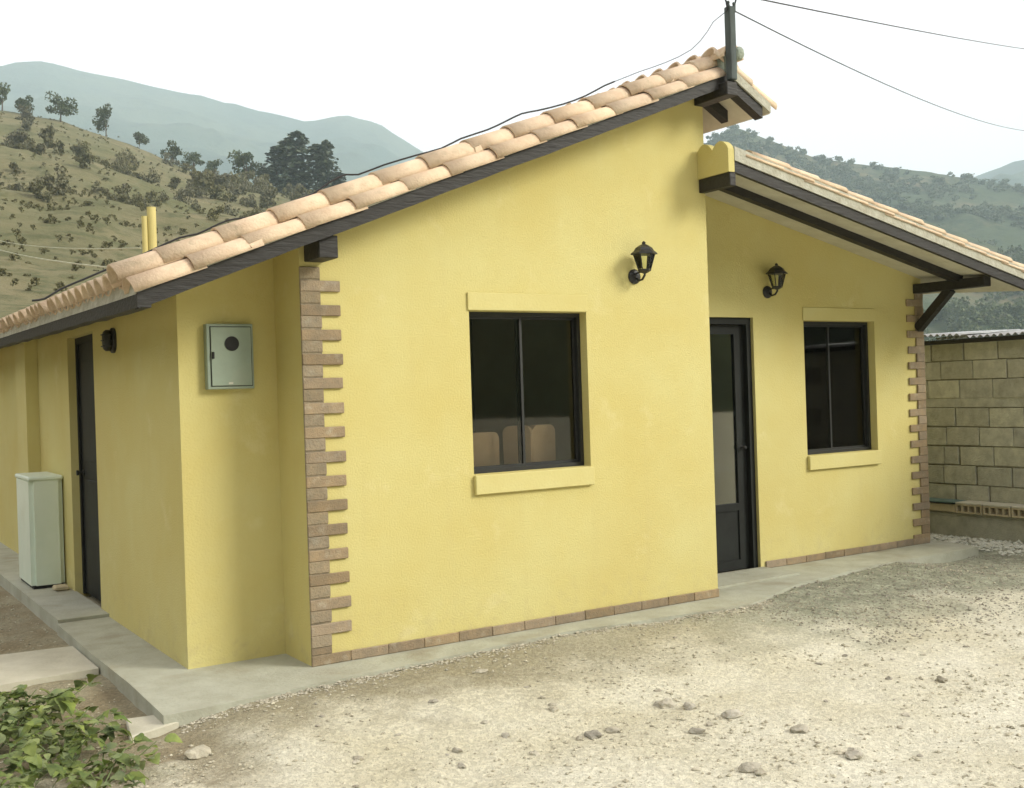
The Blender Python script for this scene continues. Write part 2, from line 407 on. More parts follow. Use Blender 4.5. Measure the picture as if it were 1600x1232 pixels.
M['hill_green'] = hill_material('wooded_hillside', (0.140, 0.125, 0.070), (0.060, 0.080, 0.040), (0.035, 0.052, 0.028), 0.007, 0.07, 0.40, 0.50)
M['mountain'] = hill_material('forest_mountain', (0.08, 0.10, 0.06), (0.045, 0.07, 0.045), (0.035, 0.05, 0.032), 0.002, 0.012)

# ------------------------------------------------------------------ ground
def axis(lo, hi, step, far, growth=1.28):
    a = list(np.arange(lo, hi + 1e-6, step)); s = step
    while a[-1] < far: s *= growth; a.append(a[-1] + s)
    s = step; b = []; x = lo
    while x > -far: s *= growth; x -= s; b.append(x)
    return np.array(b[::-1] + a)
def smooth(a, b, x):
    t = np.clip((x - a) / (b - a), 0, 1); return t * t * (3 - 2 * t)
def slab_front(x):
    """y of the slab's front edge"""
    return np.interp(x, [-0.96, 0.0, 1.6, 2.8, 3.16, 4.0, 5.0, 6.6], [-0.46, -0.36, -0.22, -0.33, -0.34, -0.02, 0.13, 0.16])
def fbm(x, y, s, o=4):
    v = 0; a = 1
    for _ in range(o):
        v += a * mnoise.noise(Vector((x * s, y * s, 3.3))); s *= 2.1; a *= 0.5
    return v
def gheight(x, y):
    d = slab_front(min(max(x, -0.96), 6.6)) - y                     # distance in front of the slab
    h = -0.085
    if -1.0 < x < 6.0:
        h += 0.072 * float(smooth(-1.0, -0.5, x)) * float(1 - smooth(5.2, 6.0, x)) * float(1 - smooth(0.0, 1.3, d))
    near = float(1 - smooth(6, 16, abs(x) + abs(y)))
    h += near * (0.014 * fbm(x, y, 1.1) + 0.010 * fbm(x + 9, y, 5.0, 3))
    # shallow wheel ruts running along the yard
    for c_ in (-1.9, -3.1): h -= near * 0.016 * math.exp(-((y - c_ - .12 * x - .12 * math.sin(x * .9)) / .13) ** 2)
    if d < 0 and -0.96 < x < 6.6: h = min(h, -0.03)
    return h
xs = axis(-3.2, 8.6, 0.055, 5200); ys = axis(-5.2, 2.2, 0.055, 5200)
gv = [(x, y, gheight(float(x), float(y))) for y in ys for x in xs]
nx = len(xs)
gf = [(j * nx + i, j * nx + i + 1, (j + 1) * nx + i + 1, (j + 1) * nx + i) for j in range(len(ys) - 1) for i in range(nx - 1)]
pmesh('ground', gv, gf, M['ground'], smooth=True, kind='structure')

# ------------------------------------------------------------------ hills and mountain
def terrain(name, mt, az0, az1, E, R, r0, zb, naz, nr, amp, nscale, back=1.5, power=1.0, kind='structure', seed=0.0, crest=0.0):
    """polar height field round the camera's valley: rises from r0 to the ridge R(az) and falls behind it"""
    azs = np.linspace(az0, az1, naz); V = []; F = []
    ts = np.concatenate([np.linspace(0, 1, nr), 1 + (back - 1) * np.linspace(0, 1, nr // 4 + 1)[1:]])
    for az in azs:
        a = math.radians(az); Rr = float(R(az)); H = math.tan(math.radians(float(E(az)))) * Rr + CAM.z
        for t in ts:
            r = r0 + (Rr - r0) * t
            x, y = CAM.x + r * math.sin(a), CAM.y + r * math.cos(a)
            if t <= 1: s = t ** (power + 0.1)
            else: s = 1 - 0.5 * ((t - 1) / (back - 1)) ** 1.3
            z = zb + (H - zb) * s
            n1 = fbm(x + seed, y, nscale, 5)
            w = min(1, t * 3) * (1 - 0.93 * math.exp(-((t - 1) / 0.30) ** 2))
            z += amp * n1 * w + crest * fbm(x + seed, y, nscale * 8, 3) * min(1, t * 3)
            V.append((x, y, z))
    m_ = len(ts)
    for i in range(naz - 1):
        for j in range(m_ - 1):
            F.append((i * m_ + j, i * m_ + j + 1, (i + 1) * m_ + j + 1, (i + 1) * m_ + j))
    pmesh(name, V, F, mt, smooth=True, kind=kind)
    def surf(az, t):
        i = min(max(int(round((az - az0) / (az1 - az0) * (naz - 1))), 0), naz - 1)
        j = min(max(int(round(t * (nr - 1))), 0), nr - 1)
        return Vector(V[i * m_ + j])
    return surf
E_left = lambda a: np.interp(a, [-60, -30, 8.64, 10.9, 13.8, 16.8, 19.9, 22.5, 25.1, 33, 40], [15, 17, 13.9, 13.6, 12.75, 11.5, 10.9, 10.3, 9.6, 7.5, 4])
R_left = lambda a: np.interp(a, [-60, 8, 20, 30, 40], [440, 400, 380, 370, 360])
hill_left = terrain('hillside', M['hill_dry'], -60, 42, E_left, R_left, 28, -0.2, 200, 90, 6.0, 0.02, power=1.05, crest=0.5)
E_right = lambda a: np.interp(a, [34, 39.8, 43.1, 43.9, 44.6, 45.3, 46.34, 48.5, 51.55, 53.9, 56.2, 58.1, 64, 80, 110], [10.5, 11.9, 12.3, 12.7, 13.05, 12.75, 12.3, 11.25, 10.55, 10.05, 9.4, 8.9, 8.5, 9, 8])
R_right = lambda a: np.interp(a, [34, 58, 110], [1250, 1350, 1250])
hill_right = terrain('wooded_hill', M['hill_green'], 34, 110, E_right, R_right, 520, -0.3, 240, 80, 22, 0.006, power=1.15, seed=40, crest=1.0)
E_spur = lambda a: np.interp(a, [44, 49, 51.5, 53.3, 55.3, 57.5, 62, 80, 110], [5.4, 7.6, 8.1, 7.9, 7.0, 5.9, 5.0, 5, 4])
R_spur = lambda a: np.interp(a, [44, 110], [850, 800])
hill_spur = terrain('hill_spur', M['hill_green'], 44, 110, E_spur, R_spur, 420, -0.3, 160, 60, 9, 0.012, power=1.1, seed=11, crest=0.8)
E_far = lambda a: np.interp(a, [-60, 0, 8.1, 8.7, 9.97, 11.8, 14.5, 17.5, 20.7, 22.6, 24.57, 26.2, 28.2, 33, 40, 50, 52.4, 55.9, 57.6, 60, 70, 110],
                            [13, 15.5, 16.0, 16.15, 16.3, 15.9, 15.6, 15.15, 14.4, 14.0, 14.4, 13.9, 12.7, 9.5, 6.5, 7.5, 8.6, 9.6, 10.1, 10.3, 10, 11])
R_far = lambda a: np.interp(a, [-60, 110], [3200, 3200])
terrain('mountain', M['mountain'], -60, 110, E_far, R_far, 900, -0.4, 300, 90, 130, 0.0026, back=1.25, power=1.2, seed=5, crest=3.5)

E_back = lambda a: np.interp(a, [100, 130, 180, 230, 270, 300, 315], [9, 15, 19, 20, 18, 14, 9])
terrain('added_rear_hills', M['hill_green'], 100, 315, E_back, lambda a: 420, 60, -0.3, 120, 30, 10, 0.012, seed=77)  # unseen hills behind the camera, added to darken window reflections and the side wall
# ------------------------------------------------------------------ house
house = empty('house', (0, 0, 0), 'yellow stuccoed single-storey house with clay tile roofs and brick corner quoins', 'house')
XA, SB, XB, YL, XL = 3.159, 0.640, 6.458, 0.4156, 0.5907
YBACK = 9.4
def zA(x, y=0.0):          # underside of the rafters, main roof
    return 2.41 + 0.397 * x + 0.012 * max(y, 0)
SL = 0.397
def zBf(x): return 3.124 - 0.215 * (x - 3.15)           # soffit height at the front of the lower roof
def zBw(x): return 3.245 - 0.2245 * (x - 3.15)           # ... and at the recessed wall
def yBf(x): return -0.314
def zB(x, y):
    f = (y - yBf(x)) / (SB - yBf(x))
    return zBf(x) + (zBw(x) - zBf(x)) * min(max(f, 0), 1)

def wall_panel(name, mt, us, vs_, holes, place, nrm, th, ztop, umin=None):
    """wall with rectangular holes. us/vs_: grid lines; ztop(u): height of the sloping top; place(u, z)->point; nrm: inward direction"""
    bm = B(); nrm = Vector(nrm) * th
    nu, nv = len(us), len(vs_) + 1
    def P(i, j):
        z = ztop(us[i]) if j == nv - 1 else vs_[j]
        return Vector(place(us[i], z))
    f_ = {}; b_ = {}
    for i in range(nu):
        for j in range(nv):
            f_[i, j] = bm.verts.new(P(i, j)); b_[i, j] = bm.verts.new(P(i, j) + nrm)
    solid = {}
    for i in range(nu - 1):
        for j in range(nv - 1):
            uc = (us[i] + us[i + 1]) / 2; vc = (vs_[j] + (vs_[j + 1] if j + 1 < len(vs_) else vs_[j] + 0.01)) / 2
            solid[i, j] = not any(h[0] < uc < h[1] and h[2] < vc < h[3] for h in holes)
    for (i, j), s in solid.items():
        if not s: continue
        bm.faces.new((f_[i, j], f_[i + 1, j], f_[i + 1, j + 1], f_[i, j + 1]))
        bm.faces.new((b_[i, j], b_[i, j + 1], b_[i + 1, j + 1], b_[i + 1, j]))
        for (di, dj), (a, c) in {(-1, 0): ((i, j), (i, j + 1)), (1, 0): ((i + 1, j), (i + 1, j + 1)), (0, -1): ((i, j), (i + 1, j)), (0, 1): ((i, j + 1), (i + 1, j + 1))}.items():
            if not solid.get((i + di, j + dj), False):
                bm.faces.new((f_[a], f_[c], b_[c], b_[a]))
    for v in [v for v in bm.verts if not v.link_faces]: bm.verts.remove(v)
    return obj(name, bm, mt, house)
WA = (1.121, 2.040, 1.026, 2.063); WB = (4.851, 5.776, 0.911, 2.079); DB = (3.33, 4.248, -0.5, 2.10); DM = (2.64, 3.60, -0.5, 2.10)
topA = lambda x: zA(x) + 0.082
wall_panel('wall', M['stucco'], [0, WA[0], WA[1], XA], [-0.3, WA[2], WA[3]], [WA], lambda u, z: (u, 0, z), (0, 1, 0), 0.15, topA)
wall_panel('wall', M['stucco'], [3.16, DB[0], DB[1], WB[0], WB[1], XB], [-0.3, WB[2], WB[3], DB[3]], [WB, DB], lambda u, z: (u, SB, z), (0, 1, 0), 0.15, lambda x: zBw(x) + 0.01)
wall_panel('wall', M['stucco'], [-XL, 0.0], [-0.3], [], lambda u, z: (u, YL, z), (0, 1, 0), 0.12, topA)
wall_panel('wall', M['stucco'], [0.1505, YL + 0.12], [-0.3], [], lambda u, z: (0.0, u, z), (1, 0, 0), 0.12, lambda y: topA(0.0))
wall_panel('wall', M['stucco'], [YL + 0.1205, DM[0], DM[1], YBACK], [-0.3, DM[3]], [DM], lambda u, z: (-XL, u, z), (1, 0, 0), 0.12, lambda y: zA(-XL, y) + 0.08)
wall_panel('wall', M['stucco'], [0.1505, YBACK], [-0.3], [(SB + .15, 7, -1, 2.7)], lambda u, z: (XA, u, z), (-1, 0, 0), 0.12, lambda y: 3.748)
wall_panel('wall', M['stucco'], [SB + 0.1505, YBACK], [-0.3], [], lambda u, z: (XB, u, z), (-1, 0, 0), 0.12, lambda y: 2.503)
wall_panel('wall', M['stucco'], [-XL, 3.15], [-0.3], [], lambda u, z: (u, YBACK, z), (0, -1, 0), 0.12, topA)
wall_panel('wall', M['stucco'], [3.15, XB], [-0.3], [], lambda u, z: (u, YBACK, z), (0, -1, 0), 0.12, lambda x: zBw(x))
# pilaster further along the side wall
bm = B(); box(bm, -0.70, -XL - 0.001, 5.0, 5.55, -0.05, 2.19); obj('pilaster', bm, M['trim'], house)
# interior
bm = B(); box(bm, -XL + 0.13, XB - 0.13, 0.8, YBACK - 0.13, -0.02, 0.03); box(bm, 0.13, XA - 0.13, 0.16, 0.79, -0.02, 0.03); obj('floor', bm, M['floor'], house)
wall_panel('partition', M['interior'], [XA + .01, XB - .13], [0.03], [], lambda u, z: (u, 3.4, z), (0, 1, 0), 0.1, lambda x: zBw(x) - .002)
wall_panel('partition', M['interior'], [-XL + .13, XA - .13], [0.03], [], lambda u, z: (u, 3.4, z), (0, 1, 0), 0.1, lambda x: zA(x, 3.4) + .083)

# windows, sills, lintels
def window(h, y, meeting):
    x0, x1, z0, z1 = h
    yf = y + 0.075
    w = 0.027
    bm = B()
    box(bm, x0 + .001, x1 - .001, yf, yf + 0.05, z0 + .001, z0 + w); box(bm, x0 + .001, x1 - .001, yf, yf + 0.05, z1 - w, z1 - .001)
    box(bm, x0 + .001, x0 + w, yf, yf + 0.05, z0 + w, z1 - w); box(bm, x1 - w, x1 - .001, yf, yf + 0.05, z0 + w, z1 - w)
    fr = obj('window', bm, M['frame'], house)
    xm = x0 + (x1 - x0) * meeting
    for k, (a, b, yo) in enumerate(((x0 + w, xm + 0.016, 0.008), (xm - 0.016, x1 - w, 0.030))):
        s = 0.018
        bm = B(); yy = yf + yo
        box(bm, a, b, yy, yy + 0.018, z0 + w, z0 + w + s); box(bm, a, b, yy, yy + 0.018, z1 - w - s, z1 - w)
        box(bm, a, a + s, yy, yy + 0.018, z0 + w + s, z1 - w - s); box(bm, b - s, b, yy, yy + 0.018, z0 + w + s, z1 - w - s)
        obj('sash', bm, M['frame'], fr)
        bm = B(); box(bm, a + s, b - s, yy + 0.007, yy + 0.011, z0 + w + s, z1 - w - s)
        obj('pane', bm, M['glass'], fr)
    bm = B()
    box(bm, x0 - 0.004, x1 + 0.008, y - 0.030, y - 0.001, z0 - 0.125, z0 - 0.004, 0.004)
    obj('sill', bm, M['trim'], house)
    bm = B()
    box(bm, x0 - 0.012, x1 + 0.004, y - 0.013, y - 0.001, z1 + 0.002, z1 + 0.115, 0.003)
    obj('lintel', bm, M['trim'], house)
window(WA, 0.0, 0.47)
window(WB, SB, 0.43)

# entrance door: dark steel frame, glazed upper leaf, solid lower panel
def entrance():
    x0, x1, y = DB[0], DB[1], SB + 0.03
    bm = B(); w = 0.05
    box(bm, x0 + .001, x0 + w, y, y + .09, 0.0, 2.099); box(bm, x1 - w, x1 - .001, y, y + .09, 0.0, 2.099); box(bm, x0 + w, x1 - w, y, y + .09, 2.045, 2.099)
    d = obj('door', bm, M['steel_door'], house)
    y2 = y + 0.045
    bm = B(); a, b = x0 + w + .004, x1 - w - .004
    box(bm, a, a + .07, y2, y2 + .035, 0.012, 2.04); box(bm, b - .10, b, y2, y2 + .035, 0.012, 2.04)
    box(bm, a + .07, b - .10, y2, y2 + .035, 1.965, 2.04); box(bm, a + .07, b - .10, y2, y2 + .035, .50, .56); box(bm, a + .07, b - .10, y2, y2 + .035, .012, .09)
    box(bm, a + .07, b - .10, y2 + .012, y2 + .02, .09, .50)
    obj('door_leaf', bm, M['steel_door'], d)
    bm = B(); box(bm, a + .07, b - .10, y2 + .013, y2 + .018, .56, 1.965); obj('pane', bm, M['glass'], d)
    bm = B(); lathe(bm, (b - .05, y2 + 0.004, 1.02), [(.018, 0), (.018, -.006), (.009, -.010), (.009, -.03), (.016, -.036), (.016, -.05), (.008, -.055)], 12, 'Y'); obj('handle', bm, M['boxdark'], d)
    bm = B(); box(bm, a + .18, a + .42, y2 - .006, y2 + .011, 0.34, 0.36); obj('letter_slot', bm, M['frame'], d)
entrance()
def side_door():
    x = -XL + 0.06; y0, y1 = DM[0], DM[1]
    bm = B(); w = .05
    box(bm, x, x + .05, y0 + .001, y0 + w, .0, 2.099); box(bm, x, x + .05, y1 - w, y1 - .001, .0, 2.099); box(bm, x, x + .05, y0 + w, y1 - w, 2.05, 2.099)
    d = obj('door', bm, M['steel_door'], house)
    bm = B(); box(bm, x + .018, x + .04, y0 + w, y1 - w, .01, 2.05)
    for k in range(2):
        zz = .15 + k * .95
        box(bm, x + .008, x + .0175, y0 + w + .12, y1 - w - .12, zz, zz + .80, .003)
    obj('door_leaf', bm, M['steel_door'], d)
    bm = B(); lathe(bm, (x + .018, y1 - .12, 1.0), [(.025, 0), (.025, -.01), (.01, -.014), (.01, -.04), (.022, -.045), (.022, -.06)], 10, 'X'); obj('handle', bm, M['frame'], d)
side_door()

# brick quoins: long and short bricks alternate, each one its own piece
def brick_mesh(L, h, d=0.017, mk='brick'):
    bm = B(); box(bm, 0, L, -d, 0, 0, h, 0.004)
    me = bpy.data.meshes.new('brick'); bmesh.ops.recalc_face_normals(bm, faces=bm.faces); bm.to_mesh(me); bm.free(); me.materials.append(M[mk]); return me
course = 0.1417
b_long, b_short = brick_mesh(0.252, 0.0635), brick_mesh(0.128, 0.069, mk='brick_smeared')
nb = 16
for k in range(nb):
    z = 2.30 - 0.0715 - 0.069 - k * course + random.uniform(-.002, .002)
    if z > 0.06:
        link_mesh('brick', b_long, None, house, (-0.006, -0.001, z), scale=(1 + random.uniform(-.02, .02), 1 + random.uniform(-.12, .2), 1))
    zs = 2.30 - 0.069 - k * course
    if zs > 0.06:
        link_mesh('brick', b_short, None, house, (-0.006, -0.001, zs), scale=(1 + random.uniform(-.025, .025), 1 + random.uniform(-.15, .1), 1))
bm = B(); box(bm, -0.004, 0.119, -0.012, -0.0012, 0.0, 2.295); obj('grout', bm, M['brick_grout'], house)
link_mesh('brick', b_long, None, house, (-0.006, -0.001, 0.0645), scale=(.5, 1, .58))
b_long2, b_short2 = brick_mesh(0.235, 0.066), brick_mesh(0.115, 0.073)
for k in range(17):
    z = 2.36 - 0.0665 * 1 - k * 0.1465
    if z > 0.06:
        link_mesh('brick', b_long2, None, house, (XB - 0.229 + random.uniform(-.006, .004), SB - .001, z - .07), scale=(1, 1 + random.uniform(-.12, .2), 1))
        link_mesh('brick', b_short2, None, house, (XB - 0.109, SB - .001, z + .0), scale=(1, 1 + random.uniform(-.15, .1), 1))
bm = B(); box(bm, XB - .105, XB + .004, SB - 0.012, SB - 0.0012, 0.0, 2.35); obj('grout', bm, M['brick_grout'], house)
# skirting tiles
def skirting(x0, x1, y, n, h):
    L = (x1 - x0) / n
    me = brick_mesh(L - 0.0015, h, 0.016)
    for k in range(n):
        link_mesh('skirting_tile', me, None, house, (x0 + k * L, y - .001, 0.001), scale=(1, 1 + random.uniform(-.08, .08), 1 + random.uniform(-.03, .03)))
skirting(-0.006, XA, 0.0, 13, 0.060)
skirting(4.30, XB, SB, 9, 0.058)

# slab round the house
def slab_poly(name, pts, z0, z1, mt, parent=None, kind=None):
    bm = B()
    a = [bm.verts.new((x, y, z1)) for x, y in pts]; b = [bm.verts.new((x, y, z0)) for x, y in pts]
    bm.faces.new(a); bm.faces.new(b[::-1])
    n = len(pts)
    for i in range(n): bm.faces.new((a[i], b[i], b[(i + 1) % n], a[(i + 1) % n]))
    bmesh.ops.triangulate(bm, faces=[f for f in bm.faces if len(f.verts) > 4])
    o = obj(name, bm, mt, parent)
    if kind: o['kind'] = kind
    return o
pts = [(-0.95, 2.385), (-0.955, 1.2), (-0.945, 0.3), (-0.962, -0.44)]
for x in np.arange(-0.8, 6.61, 0.12):
    pts.append((x, float(slab_front(x)) + 0.012 * mnoise.noise(Vector((x * 3.1, 0, 1))) * 1.5))
pts += [(6.63, 0.75), (6.55, 2.385)]
slab_poly('apron_slab', pts, -0.14, 0.0, M['concrete'], kind='structure')
slab_poly('rear_slab', [(-0.94, 2.40), (-0.58, 2.39), (-0.58, 11.0), (-0.98, 11.0)], -0.14, 0.022, M['concrete'], kind='structure')
slab_poly('threshold', [(3.17, 0.20), (4.27, 0.23), (4.27, 0.635), (3.17, 0.635)], 0.001, 0.02, M['concrete'], house)
slab_poly('path', [(-2.6, 2.05), (-1.32, 1.80), (-0.965, 1.76), (-0.962, 1.0), (-1.44, 0.96), (-2.6, 0.93)], -0.15, -0.045, M['palecrete'], kind='structure')

# ------------------------------------------------------------------ roofs
def tile_mesh(L, r, r2, name='roof_tile', seg=8, thick=0.012, arc=0.5, flip=False):
    """half barrel tile along +X: wide (lower) end at x=0, narrow at x=L; open side down"""
    bm = B(); g = []
    for x, rr in ((0, r), (L, r2)):
        for q in (rr, rr - thick):
            g.append([bm.verts.new((x, -q * math.cos(math.pi * k / seg), q * math.sin(math.pi * k / seg) * arc * 2)) for k in range(seg + 1)])
    a, ai, b, bi = g
    for k in range(seg):
        bm.faces.new((a[k], a[k + 1], b[k + 1], b[k])); bm.faces.new((ai[k], bi[k], bi[k + 1], ai[k + 1]))
        bm.faces.new((a[k], ai[k], ai[k + 1], a[k + 1])); bm.faces.new((b[k], b[k + 1], bi[k + 1], bi[k]))
    bm.faces.new((a[0], b[0], bi[0], ai[0])); bm.faces.new((a[-1], ai[-1], bi[-1], b[-1]))
    if flip:
        bmesh.ops.scale(bm, verts=bm.verts, vec=(1, 1, -1))
    bmesh.ops.recalc_face_normals(bm, faces=bm.faces)
    me = bpy.data.meshes.new(name); bm.to_mesh(me); bm.free(); me.materials.append(M['tile'])
    for p in me.polygons:
        p.use_smooth = abs(p.normal.x) < 0.7
    return me
roofA = obj('roof', B(), M['soffit'], house)      # deck filled in below
def fill(o, bm):
    bmesh.ops.recalc_face_normals(bm, faces=bm.faces); bm.to_mesh(o.data); bm.free()
XE, YR = -0.985, -0.285         # eave line and rake line of the main roof
XRIDGE, XE2, SR = 3.16, 3.60, -0.56
zR = zA(XRIDGE)
bm = B()
def deckpts(xa, xb, ya, yb, zf, t0, t1):
    hexa(bm, [(xa, ya, zf(xa, ya) + t0), (xb, ya, zf(xb, ya) + t0), (xb, yb, zf(xb, yb) + t0), (xa, yb, zf(xa, yb) + t0),
              (xa, ya, zf(xa, ya) + t1), (xb, ya, zf(xb, ya) + t1), (xb, yb, zf(xb, yb) + t1), (xa, yb, zf(xa, yb) + t1)])
zR2 = lambda x, y=0: zR + SR * (x - XRIDGE) + 0.012 * max(y, 0)
deckpts(XE + .02, XRIDGE, -0.26, YBACK + .3, zA, 0.085, 0.115)
deckpts(XRIDGE, XE2 - .02, -0.26, YBACK + .3, zR2, 0.085, 0.115)
fill(roofA, bm)
# dark rafters and beams of the main roof
def beam_piece(*args):
    bm = B(); fn, a = args[0], args[1:]
    fn(bm, *a); return obj('rafter', bm, M['beam'], roofA)
def slope_beam(xa, xb, ya, yb, zf, t0=0.0, t1=0.084, jag=0.0, name='rafter'):
    bm = B(); n = max(2, int((xb - xa) / 0.12))
    rings = []
    for i in range(n + 1):
        x = xa + (xb - xa) * i / n; j = jag * mnoise.noise(Vector((x * 4, ya, 2)))
        rings.append([bm.verts.new(p) for p in ((x, ya, zf(x, ya) + t0 + j), (x, yb, zf(x, yb) + t0 + j), (x, yb, zf(x, yb) + t1), (x, ya, zf(x, ya) + t1))])
    for a, b in zip(rings, rings[1:]):
        for k in range(4): bm.faces.new((a[k], a[(k + 1) % 4], b[(k + 1) % 4], b[k]))
    bm.faces.new(rings[0][::-1]); bm.faces.new(rings[-1])
    return bm
obj('rafter', slope_beam(XE + .012, XRIDGE - .001, YR + .022, -0.185, zA, jag=.006), M['beam'], roofA)
obj('rafter', slope_beam(XRIDGE, 3.50, YR + .022, -0.185, zR2, jag=.004), M['beam'], roofA)
obj('rafter', slope_beam(XRIDGE + .03, 3.44, 0.03, 0.10, zR2), M['beam'], roofA)
# eaves beam along the side
bm = B(); n = 40; rings = []
for i in range(n + 1):
    y = YR + .019 + (YBACK + .25 - YR) * i / n
    z0 = zA(XE) + 0.045 + .012 * max(y, 0) - .035 + 0.014 * mnoise.noise(Vector((y * 3.3, 1, 1))); z1 = zA(XE) + 0.080 + .012 * max(y, 0) + 0.01 * mnoise.noise(Vector((y * 4.1, 5, 1)))
    rings.append([bm.verts.new(p) for p in ((XE + .005, y, z0), (XE + .075, y, z0), (XE + .075, y, z1), (XE + .005, y, z1))])
for a, b in zip(rings, rings[1:]):
    for k in range(4): bm.faces.new((a[k], a[(k + 1) % 4], b[(k + 1) % 4], b[k]))
bm.faces.new(rings[0][::-1]); bm.faces.new(rings[-1])
obj('eaves_beam', bm, M['beam'], roofA)
# mortar bed at eave and under verge
bm = B(); rings = []
for i in range(81):
    y = -0.235 + (YBACK + .25 + .235) * i / 80
    zc = zA(XE) + .012 * max(y, 0)
    o1 = 0.006 * mnoise.noise(Vector((y * 7, 3, 1)))
    rings.append([bm.verts.new(p) for p in ((XE + .002 + o1, y, zc + .079), (XE + .10, y, zc + .083 + .03), (XE + .10, y, zc + .18), (XE + .012 + o1, y, zc + .155))])
for a, b in zip(rings, rings[1:]):
    for k in range(4): bm.faces.new((a[k], a[(k + 1) % 4], b[(k + 1) % 4], b[k]))
bm.faces.new(rings[0][::-1]); bm.faces.new(rings[-1])
obj('mortar_bed', bm, M['mortar'], roofA)
obj('mortar_bed', slope_beam(XE + .012, XRIDGE + .02, YR + .008, -0.16, zA, 0.0842, 0.098, jag=0.002), M['mortar'], roofA)
# purlin ends
bm = B(); box(bm, 0.030, 0.145, -0.225, 0.0, 2.328, 2.455, .004); obj('purlin', bm, M['beam'], roofA)
bm = B(); box(bm, 3.075, 3.175, -0.345, -0.001, 3.578, 3.672, .004); obj('purlin', bm, M['beam'], roofA)

aA = math.atan(SL); cA = math.cos(aA)
EXP = 0.3135 / 1.0                   # exposed length measured along X
TL = 0.40
t_low = tile_mesh(TL, 0.098, 0.092, thick=.009, arc=.44)
t_up = tile_mesh(TL, 0.100, 0.093, thick=.010, arc=.48)
t_pan = tile_mesh(TL, 0.085, 0.095, flip=True, arc=.33)
tilt = 0.022                         # each tile's tail lies on the one below
def lay(me, parent, x, y, zoff, zf=zA, ang=aA, name='roof_tile', xj=.012, yj=.005):
    x2 = x + random.uniform(-xj, xj); y2 = y + random.uniform(-yj, yj)
    return link_mesh(name, me, None, parent, (x2, y2, zf(x2, y2) + zoff), rot=(random.uniform(-.05, .05), -(ang - tilt) + random.uniform(-.008, .008), random.uniform(-.02, .02)))
low_start = -1.005
k = 0; x = low_start
while x < XRIDGE - 0.1:
    L = TL if x + TL * cA < XRIDGE + .12 else (XRIDGE + .10 - x) / cA
    me = t_low if L == TL else tile_mesh(L, .098, .09)
    lay(me, roofA, x, -0.198, 0.092)
    x += EXP
x = -1.045; ups = [x, -0.815]
while ups[-1] < XRIDGE - .42: ups.append(ups[-1] + EXP)
for x in ups[:]:
    L = TL if x + TL * cA < XRIDGE + .12 else (XRIDGE + .10 - x) / cA
    me = t_up if L == TL else tile_mesh(L, .096, .086)
    lay(me, roofA, x, -0.118, 0.176)
# field: cover columns; the first three columns and the whole eave course are single tiles, the rest one part
DY = 0.192
cols = [-0.118 + DY * k for k in range(1, 51)]
sv, sf = [], []
def add_static(me, x, y, zoff, zf, ang):
    mt4 = Matrix.Translation((x, y, zf(x, y) + zoff)) @ Matrix.Rotation(-(ang - tilt), 4, 'Y')
    n0 = len(sv)
    sv.extend([tuple(mt4 @ v.co) for v in me.vertices]); sf.extend([tuple(n0 + i for i in p.vertices) for p in me.polygons])
t_cheap = tile_mesh(TL, 0.090, 0.078, seg=5)
t_cov = tile_mesh(TL, 0.086, 0.074)
for ci, y in enumerate(cols):
    xx = XE - .045; r = 0; off = random.uniform(-.03, .03)
    while xx < XRIDGE - .05:
        if r == 0 or ci < 4:
            lay(t_cov, roofA, xx, y, 0.150)
        else:
            add_static(t_cheap, xx + random.uniform(-.012, .012), y + random.uniform(-.004, .004), 0.150, zA, aA)
        xx += EXP + (off if r == 0 else 0); r += 1
for ci in range(50):
    y = -0.118 + DY * (ci + .5); xx = XE - .015; r = 0
    while xx < XRIDGE - .05:
        if r == 0: lay(t_pan, roofA, xx, y, 0.175 if ci else .178, name='channel_tile')
        else: add_static(t_cheap, xx, y, 0.098, zA, aA)
        xx += EXP; r += 1
o = pmesh('tile_field', sv, sf, M['tile'], roofA, smooth=False, kind='stuff')
# short far slope of the main roof
aR = math.atan(SR)
t_r = tile_mesh(0.40, 0.086, 0.078)
for ci in range(50):
    y = -0.19 + DY * ci
    for xx in (XE2 + .03, XE2 - .20):
        x2 = xx + random.uniform(-.008, .008)
        o = link_mesh('roof_tile', t_r, None, roofA, (x2, y, zR2(x2, y) + 0.150 - (.0 if xx > XE2 else -.01)), rot=(0, math.pi - (-aR) * -1 + 0.0, 0))
        # lower end points down the right-hand slope
        o.rotation_euler = (0, 0, math.pi)
        o.rotation_euler = Matrix.Rotation(math.pi, 3, 'Z').to_euler()
        o.rotation_euler = (Matrix.Rotation(math.pi, 3, 'Z') @ Matrix.Rotation(-(abs(aR) - tilt), 3, 'Y')).to_euler()
    if ci < 49:
        x2 = XE2 + .01
        o = link_mesh('channel_tile', t_pan, None, roofA, (x2, y + DY / 2, zR2(x2, y) + 0.175))
        o.rotation_euler = (Matrix.Rotation(math.pi, 3, 'Z') @ Matrix.Rotation(-(abs(aR) - tilt), 3, 'Y')).to_euler()
obj('mortar_bed', slope_beam(XRIDGE + .03, XE2 - .03, YR + .008, -0.16, zR2, 0.0842, 0.150, jag=0.003), M['mortar'], roofA)
